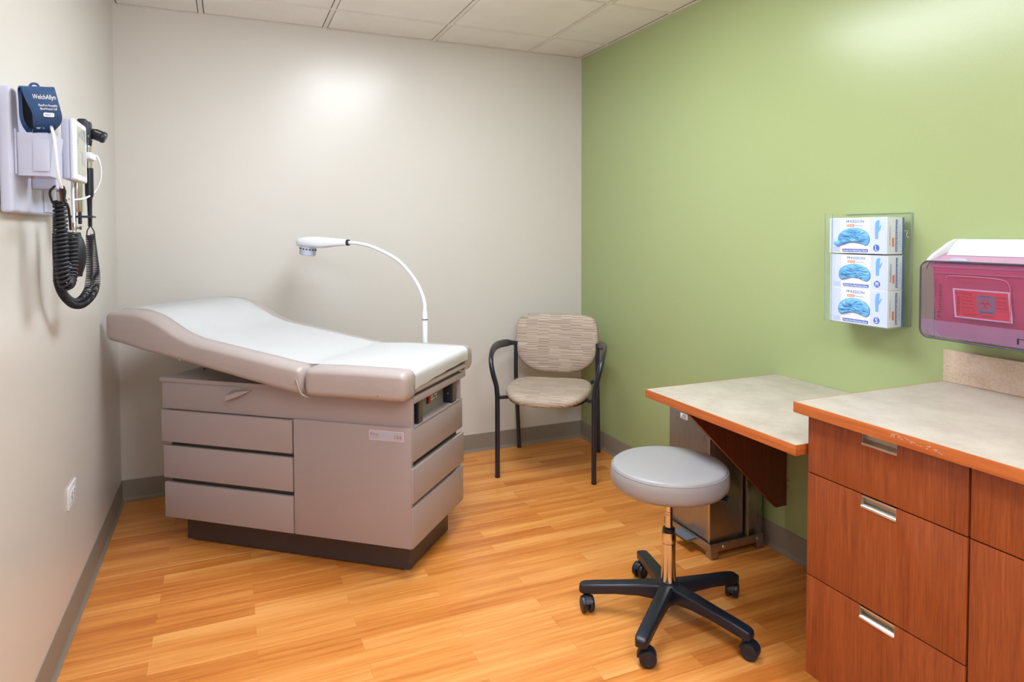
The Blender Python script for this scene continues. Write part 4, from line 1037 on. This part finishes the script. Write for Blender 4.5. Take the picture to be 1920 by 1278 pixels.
# swivel bracket and gauge
bm = bmesh.new(); addbox(bm, 0.027, 0.084, -1.62, -1.565, 1.448, 1.484, 0.005, 3); W_('gauge_bracket', bm, M['offwhite'])
bm = bmesh.new(); addprism(bm, [(0.030, 1.455), (0.085, 1.455), (0.085, 1.545), (0.055, 1.535), (0.040, 1.48)], 0.03, frame((0, -1.555, 0), (1, 0, 0), (0, 0, 1), (0, -1, 0)), 0.003); W_('bracket_web', bm, M['offwhite'])
ga = bmesh.new(); addbox(ga, 0.0815, 0.1015, -1.549, -1.387, 1.481, 1.650, 0.006, 4); g1 = W_('gauge_body', ga, M['offwhite'])
ga = bmesh.new(); addbox(ga, 0.1010, 0.1150, -1.550, -1.386, 1.479, 1.651, 0.0065, 3)
g2 = W_('gauge_bezel', ga, M['white'])
bm = bmesh.new(); addbox(bm, 0.1135, 0.1153, -1.528, -1.405, 1.497, 1.636, 0.0012, 1); wo('dial_glass', bm, M['lens'], g1, WO)
bm = bmesh.new()
for k in range(31):
    t_ = radians(-220 + k * 260 / 30 + 0); rq = 0.050
    c3 = Vector((0.1154, -1.467 - rq * cos(t_), 1.567 - rq * sin(t_))); dv = Vector((0, -cos(t_), -sin(t_)))
    addtube(bm, [c3, c3 + dv * (0.007 if k % 5 else 0.011)], 0.0007, 4)
addtube(bm, [(0.1156, -1.467, 1.567), (0.1156, -1.452, 1.528)], 0.001, 4)
o = wo('dial_marks', bm, M['greytext'], g1, WO); tag(o, kind='stuff')
for z_ in (1.585, 1.56, 1.53, 1.508):
    bm = bmesh.new(); addbox(bm, 0.0785, 0.0815, -1.54, -1.525, z_ - 0.007, z_ + 0.007, 0.001); W_('side_tab', bm, M['white'])
# white hoses
def hose(pts, r, m, name='hose', parent=ws): 
    bm = bmesh.new(); addtube(bm, spline(pts, 8), r, 10); return W_(name, bm, m, parent, 80)
hose([(0.085, -1.70, 1.585), (0.098, -1.735, 1.600), (0.106, -1.772, 1.590), (0.1125, -1.781, 1.562), (0.1148, -1.775, 1.5116), (0.1162, -1.762, 1.4666), (0.1187, -1.742, 1.444)], 0.0037, M['white'])
hose([(0.089, -1.45, 1.483), (0.0878, -1.45, 1.45), (0.0885, -1.45, 1.40), (0.0885, -1.45, 1.352)], 0.0044, M['white'])
hose([(0.112, -1.275, 1.572), (0.1216, -1.27, 1.5764), (0.1292, -1.265, 1.5551), (0.1315, -1.26, 1.5216), (0.126, -1.262, 1.4871), (0.1115, -1.275, 1.4571), (0.0971, -1.32, 1.4394), (0.0839, -1.38, 1.4314), (0.075, -1.43, 1.431)], 0.0029, M['white'])
hose([(0.055, -1.715, 1.578), (0.062, -1.735, 1.594), (0.069, -1.752, 1.606)], 0.003, M['whitelabel'])
# bulb with valve
bm = bmesh.new(); addlathe(bm, [(0, 1.203), (0.009, 1.203), (0.010, 1.212), (0.0135, 1.222), (0.0185, 1.240), (0.0212, 1.262), (0.0200, 1.285), (0.0145, 1.308), (0.0085, 1.322), (0.007, 1.332), (0, 1.333)], Tm(0.099, -1.45, 0.0), 28); bu = W_('inflation_bulb', bm, M['blackr'], angle=70)
bm = bmesh.new(); addlathe(bm, [(0, 1.332), (0.006, 1.332), (0.006, 1.358), (0.0045, 1.362), (0, 1.362)], Tm(0.0905, -1.45, 0), 16); wo('valve', bm, M['chrome'], bu, WO)
bm = bmesh.new(); addlathe(bm, [(0, 0), (0.004, 0), (0.004, 0.007), (0.0065, 0.009), (0.0065, 0.014), (0, 0.015)], frame((0.095, -1.45, 1.346), (0, 1, 0), (0, 0, 1), (1, 0, 0)), 14); wo('valve_screw', bm, M['chrome'], bu, WO)
# coiled cords
def coil(ctrl, r, wire, pitch, name, seg=6, per=12):
    C_ = spline(ctrl, 40); L = [0]
    for p_, q in zip(C_, C_[1:]): L.append(L[-1] + (q - p_).length)
    tot = L[-1]; n = int(tot / pitch * per); out = []; j = 0
    T0 = (C_[1] - C_[0]).normalized(); N = Vector((0, 1, 0)); 
    for i in range(n + 1):
        s = tot * i / n
        while j < len(L) - 2 and L[j + 1] < s: j += 1
        f = (s - L[j]) / (L[j + 1] - L[j]); p_ = C_[j].lerp(C_[j + 1], f); T = (C_[j + 1] - C_[j]).normalized()
        N = (N - T * N.dot(T)).normalized(); B = T.cross(N); th = 2 * pi * i / per
        out.append(p_ + (N * cos(th) + B * sin(th)) * r)
    bm = bmesh.new(); addtube(bm, out, wire, seg); return W_(name, bm, M['blackr'], angle=80)
coil([(0.0853, -1.6, 1.4214), (0.0858, -1.6, 1.3838), (0.0868, -1.6, 1.3113), (0.0872, -1.6, 1.2387), (0.0887, -1.595, 1.2063), (0.0929, -1.58, 1.189), (0.0949, -1.55, 1.2003), (0.0952, -1.53, 1.2427), (0.0951, -1.52, 1.3331)], 0.0135, 0.0041, 0.0112, 'thick_coiled_cord', 9, 16)
coil([(0.1005, -1.285, 1.3248), (0.1, -1.285, 1.2572), (0.098, -1.285, 1.1895), (0.0893, -1.29, 1.1428), (0.0717, -1.33, 1.1187), (0.0577, -1.38, 1.1322), (0.0481, -1.43, 1.1718), (0.0486, -1.46, 1.2252), (0.0483, -1.46, 1.30), (0.048, -1.45, 1.38)], 0.0100, 0.0017, 0.0056, 'thin_coiled_cord', 5, 10)
coil([(0.0985, -1.245, 1.3247), (0.1035, -1.235, 1.2554), (0.1085, -1.232, 1.1859), (0.1040, -1.25, 1.1400), (0.0847, -1.3, 1.1085), (0.0655, -1.35, 1.1109), (0.051, -1.4, 1.1421), (0.0424, -1.43, 1.1845), (0.0434, -1.44, 1.2325), (0.044, -1.44, 1.33)], 0.0100, 0.0017, 0.0056, 'thin_coiled_cord', 5, 10)
# connectors over the thick cord
bm = bmesh.new(); addtube(bm, [(0.1187, -1.742, 1.447), (0.118, -1.73, 1.436), (0.112, -1.70, 1.425), (0.106, -1.66, 1.415)], [0.006, 0.008, 0.007, 0.004], 10); W_('hose_connector', bm, M['blackr'])
bm = bmesh.new(); addtube(bm, [(0.094, -1.655, 1.442), (0.090, -1.63, 1.420)], [0.0052, 0.0052], 10); W_('hose_ferrule', bm, M['chrome'])
bm = bmesh.new(); addtube(bm, spline([(0.088, -1.66, 1.455), (0.074, -1.65, 1.440), (0.073, -1.63, 1.418), (0.078, -1.61, 1.400)], 5), 0.003, 8); W_('cord_lead', bm, M['blackr'], angle=80)
hose([(0.106, -1.66, 1.418), (0.103, -1.60, 1.405), (0.101, -1.57, 1.38), (0.0975, -1.54, 1.34)], 0.0035, M['blackr'], 'cord_lead')
# instrument cradle and handles
bm = bmesh.new(); addbox(bm, 0.027, 0.120, -1.345, -1.265, 1.558, 1.580, 0.005, 3); W_('cradle', bm, M['white'])
bm = bmesh.new(); addbox(bm, 0.030, 0.120, -1.35, -1.29, 1.378, 1.384, 0.001); W_('cradle_tray', bm, M['blackp'])
def handle(x, y, zt, cap):
    h = bmesh.new(); addlathe(h, [(0, 1.400), (0.0065, 1.400), (0.0075, 1.440), (0.0108, 1.446), (0.0122, 1.455), (0.0122, 1.535), (0, 1.535)], Tm(x, y, 0), 20); hh = W_('instrument_grip', h, M['blackp'])
    bm = bmesh.new(); addlathe(bm, [(0, 1.535), (0.0095, 1.535), (0.0095, 1.572), (0.0085, 1.59), (0.0095, 1.598), (0.0085, zt), (0, zt)], Tm(x, y, 0), 20); wo('grip_sleeve', bm, M['chrome'], hh, WO)
    bm = bmesh.new()
    for k in range(12):
        addlathe(bm, [(0, 0), (0.0072, 0), (0.0072, 0.0022), (0, 0.0022)], Tm(x, y, 1.352 + k * 0.0042), 12)
    addlathe(bm, [(0, 1.350), (0.0048, 1.350), (0.0056, 1.402), (0, 1.402)], Tm(x, y, 0), 12)
    wo('strain_relief', bm, M['blackr'], hh, WO)
    bm = bmesh.new(); addtube(bm, spline([(x, y, 1.352), (x - 0.008, y, 1.338), (x - 0.009, y, 1.318), (x, y, 1.304)], 5), 0.0018, 6)
    addtube(bm, spline([(x + 0.002, y, 1.352), (x + 0.010, y, 1.335), (x + 0.010, y, 1.318), (x + 0.002, y, 1.304)], 5), 0.0018, 6); wo('cord_loop', bm, M['blackr'], hh, WO)
    return hh
h1 = handle(0.1025, -1.285, 1.606, 0)
# second handle: bright grooved metal tube seen below the gauge
bm = bmesh.new(); addlathe(bm, [(0, 1.395), (0.013, 1.395), (0.0145, 1.40), (0.0145, 1.60), (0, 1.60)], Tm(0.079, -1.335, 0), 20); h2 = W_('instrument_handle', bm, M['chrome'])
bm = bmesh.new(); addbox(bm, 0.067, 0.075, -1.345, -1.335, 1.352, 1.396, 0.001); addbox(bm, 0.081, 0.090, -1.345, -1.335, 1.358, 1.396, 0.001); wo('handle_prong', bm, M['blackp'], h2, WO)
# scope heads
bm = bmesh.new(); addlathe(bm, [(0, 0), (0.008, 0), (0.009, 0.008), (0.0105, 0.018), (0, 0.018)], Tm(0.1035, -1.285, 1.604), 16); addbox(bm, 0.090, 0.112, -1.305, -1.27, 1.622, 1.680, 0.005, 2); wo('scope_neck', bm, M['blackp'], h1, WO)
bm = bmesh.new(); addlathe(bm, [(0, -0.024), (0.012, -0.024), (0.015, -0.020), (0.0165, -0.014), (0.0165, 0.008), (0.0185, 0.010), (0.0185, 0.016), (0.0155, 0.021), (0, 0.022)], frame((0.129, -1.275, 1.640), Vector((0, 1, 0)), Vector((0.36, 0, 0.93)), Vector((0.93, 0, -0.36))), 20)
wo('scope_eyepiece', bm, M['blackp'], h1, WO)
for k in range(6):
    t_ = 2 * pi * k / 6; FM = frame((0.129, -1.275, 1.640), Vector((0, 1, 0)), Vector((0.36, 0, 0.93)), Vector((0.93, 0, -0.36)))
    bm = bmesh.new(); addbox(bm, -0.0018, 0.0018, 0.0163, 0.0178, -0.012, 0.007, 0.0004, 1, FM @ Matrix.Rotation(t_, 4, 'Z')); wo('eyepiece_rib', bm, M['alu_in'] if k % 2 else M['blackr'], h1, WO)
bm = bmesh.new(); addbox(bm, 0.085, 0.112, -1.36, -1.33, 1.60, 1.680, 0.008, 3); wo('scope_head', bm, M['blackp'], h2, WO)
bm = bmesh.new(); addlathe(bm, [(0, 0), (0.006, 0), (0.006, 0.003), (0, 0.004)], frame((0.112, -1.345, 1.628), (0, 1, 0), (0, 0, 1), (1, 0, 0)), 14); wo('scope_dial', bm, M['chrome'], h2, WO)

# ---- blood pressure cuff standing in the basket (a thing of its own)
KO = (0.08, -1.72, 1.585)
cf = thing('pressure_cuff', KO, 'folded navy blue blood pressure cuff standing in the wall basket', 'cuff')
def K_(name, bm, m, parent=cf, angle=60): return wo(name, bm, m, parent, KO, angle)
# strip loop: (left edge point, right edge point) going up the front, over the top, down the back
LOOP = [((0.058, -1.735, 1.5811), (0.1, -1.735, 1.5839)),
        ((0.0639, -1.755, 1.5905), (0.115, -1.755, 1.5938)),
        ((0.0681, -1.775, 1.6034), (0.127, -1.775, 1.6047)),
        ((0.0703, -1.79, 1.6232), (0.1315, -1.79, 1.6183)),
        ((0.0637, -1.797, 1.6421), (0.1286, -1.797, 1.6404)),
        ((0.0574, -1.8, 1.6602), (0.1242, -1.8, 1.6629)),
        ((0.052, -1.798, 1.678), (0.1193, -1.798, 1.6836)),
        ((0.0478, -1.785, 1.6872), (0.114, -1.785, 1.6897)),
        ((0.0388, -1.765, 1.6895), (0.1066, -1.765, 1.6925)),
        ((0.032, -1.745, 1.6866), (0.1003, -1.745, 1.6909)),
        ((0.0308, -1.735, 1.6634), (0.0977, -1.735, 1.669)),
        ((0.0308, -1.73, 1.6234), (0.0959, -1.73, 1.6283)),
        ((0.0338, -1.725, 1.6035), (0.0955, -1.725, 1.6075)),
        ((0.0413, -1.715, 1.5856), (0.0954, -1.715, 1.5887))]
LE = spline([q[0] for q in LOOP], 4); RE = spline([q[1] for q in LOOP], 4)
LE = [Vector((max(p_.x, 0.0288 if False else p_.x), p_.y, p_.z)) for p_ in LE]
bm = bmesh.new(); grid = []
for i, (l_, r_) in enumerate(zip(LE, RE)):
    row = []
    for k in range(9):
        q = l_.lerp(r_, k / 8)
        q = q + Vector((0, -0.002 * sin(pi * k / 8) * (1 if i < 24 else -1), 0.0015 * noise.noise(q * 40)))
        row.append(bm.verts.new(q))
    grid.append(row)
for r0_, r1_ in zip(grid, grid[1:]):
    for k in range(8): bm.faces.new((r0_[k], r0_[k + 1], r1_[k + 1], r1_[k]))
bmesh.ops.recalc_face_normals(bm, faces=bm.faces)
bmesh.ops.solidify(bm, geom=bm.faces[:], thickness=0.0035)
K_('cuff_wrap', bm, M['cuff'])
def inner(pl, s):
    c = sum(pl, Vector()) / len(pl); return [c + (p_ - c) * s for p_ in pl]
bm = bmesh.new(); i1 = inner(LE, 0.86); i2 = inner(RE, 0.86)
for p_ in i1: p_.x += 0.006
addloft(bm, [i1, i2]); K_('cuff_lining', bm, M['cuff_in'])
bm = bmesh.new(); addtube(bm, spline([(0.064, -1.78, 1.688), (0.069, -1.78, 1.6945), (0.078, -1.78, 1.695), (0.083, -1.78, 1.690)], 4), 0.0028, 8, None); K_('cuff_tab', bm, M['cuff'])
def ct(s, wd, h_, x_, z_, m=M['whitetext'], y_=-1.8035, yd=(-0.09, 0.05, 1)): text(s, wd, m, cf, Vector((x_, y_, z_)) - Vector(KO), (1, 0.0, 0.02), yd, 'lettering', h_, 0.0005)
ct('WelchAllyn', 0.047, 0.0150, 0.0985, 1.6590, y_=-1.8035)
ct('FlexiPort Reusable', 0.038, 0.0056, 0.1055, 1.6410, y_=-1.8015); ct('Blood Pressure Cuff', 0.034, 0.0056, 0.1068, 1.6330, y_=-1.8005)
bm = bmesh.new(); addprism(bm, rr(0.0945, 0.1165, 1.6145, 1.6245, 0.003), 0.0012, frame((0, -1.7935, 0), (1, 0, 0), (0, 0, 1))); K_('size_badge', bm, M['whitetext'])
ct('ADULT 11', 0.016, 0.0050, 0.1055, 1.6195, M['bluetext'], -1.7951)
ct('REF  11', 0.016, 0.0050, 0.080, 1.5915, y_=-1.7580)
# ================================================================== OUTLET (left wall)
OO = (0.0, -1.106, 0.44)
ou = thing('wall_outlet', OO, 'small white duplex outlet plate low on the left wall', 'outlet')
wo('face_plate', box(0.0, 0.005, -1.164, -1.044, 0.408, 0.480, 0.002), M['white'], ou, OO)
for yc_ in (-1.085, -1.123):
    bm = bmesh.new(); addbox(bm, 0.005, 0.0068, yc_ - 0.014, yc_ + 0.014, 0.427, 0.461, 0.001); s_ = wo('socket', bm, M['white'], ou, OO)
    bm = bmesh.new(); addbox(bm, 0.0066, 0.0071, yc_ - 0.004, yc_ + 0.006, 0.452, 0.455); addbox(bm, 0.0066, 0.0071, yc_ - 0.004, yc_ + 0.006, 0.436, 0.439); addbox(bm, 0.0066, 0.0071, yc_ - 0.011, yc_ - 0.007, 0.443, 0.447)
    wo('socket_slot', bm, M['hole_d'], s_, OO)
bm = bmesh.new(); addlathe(bm, [(0, 0), (0.003, 0), (0.0025, 0.0012), (0, 0.0014)], frame((0.005, -1.105, 0.444), (0, 1, 0), (0, 0, 1), (1, 0, 0)), 10); wo('screw', bm, M['alu'], ou, OO)
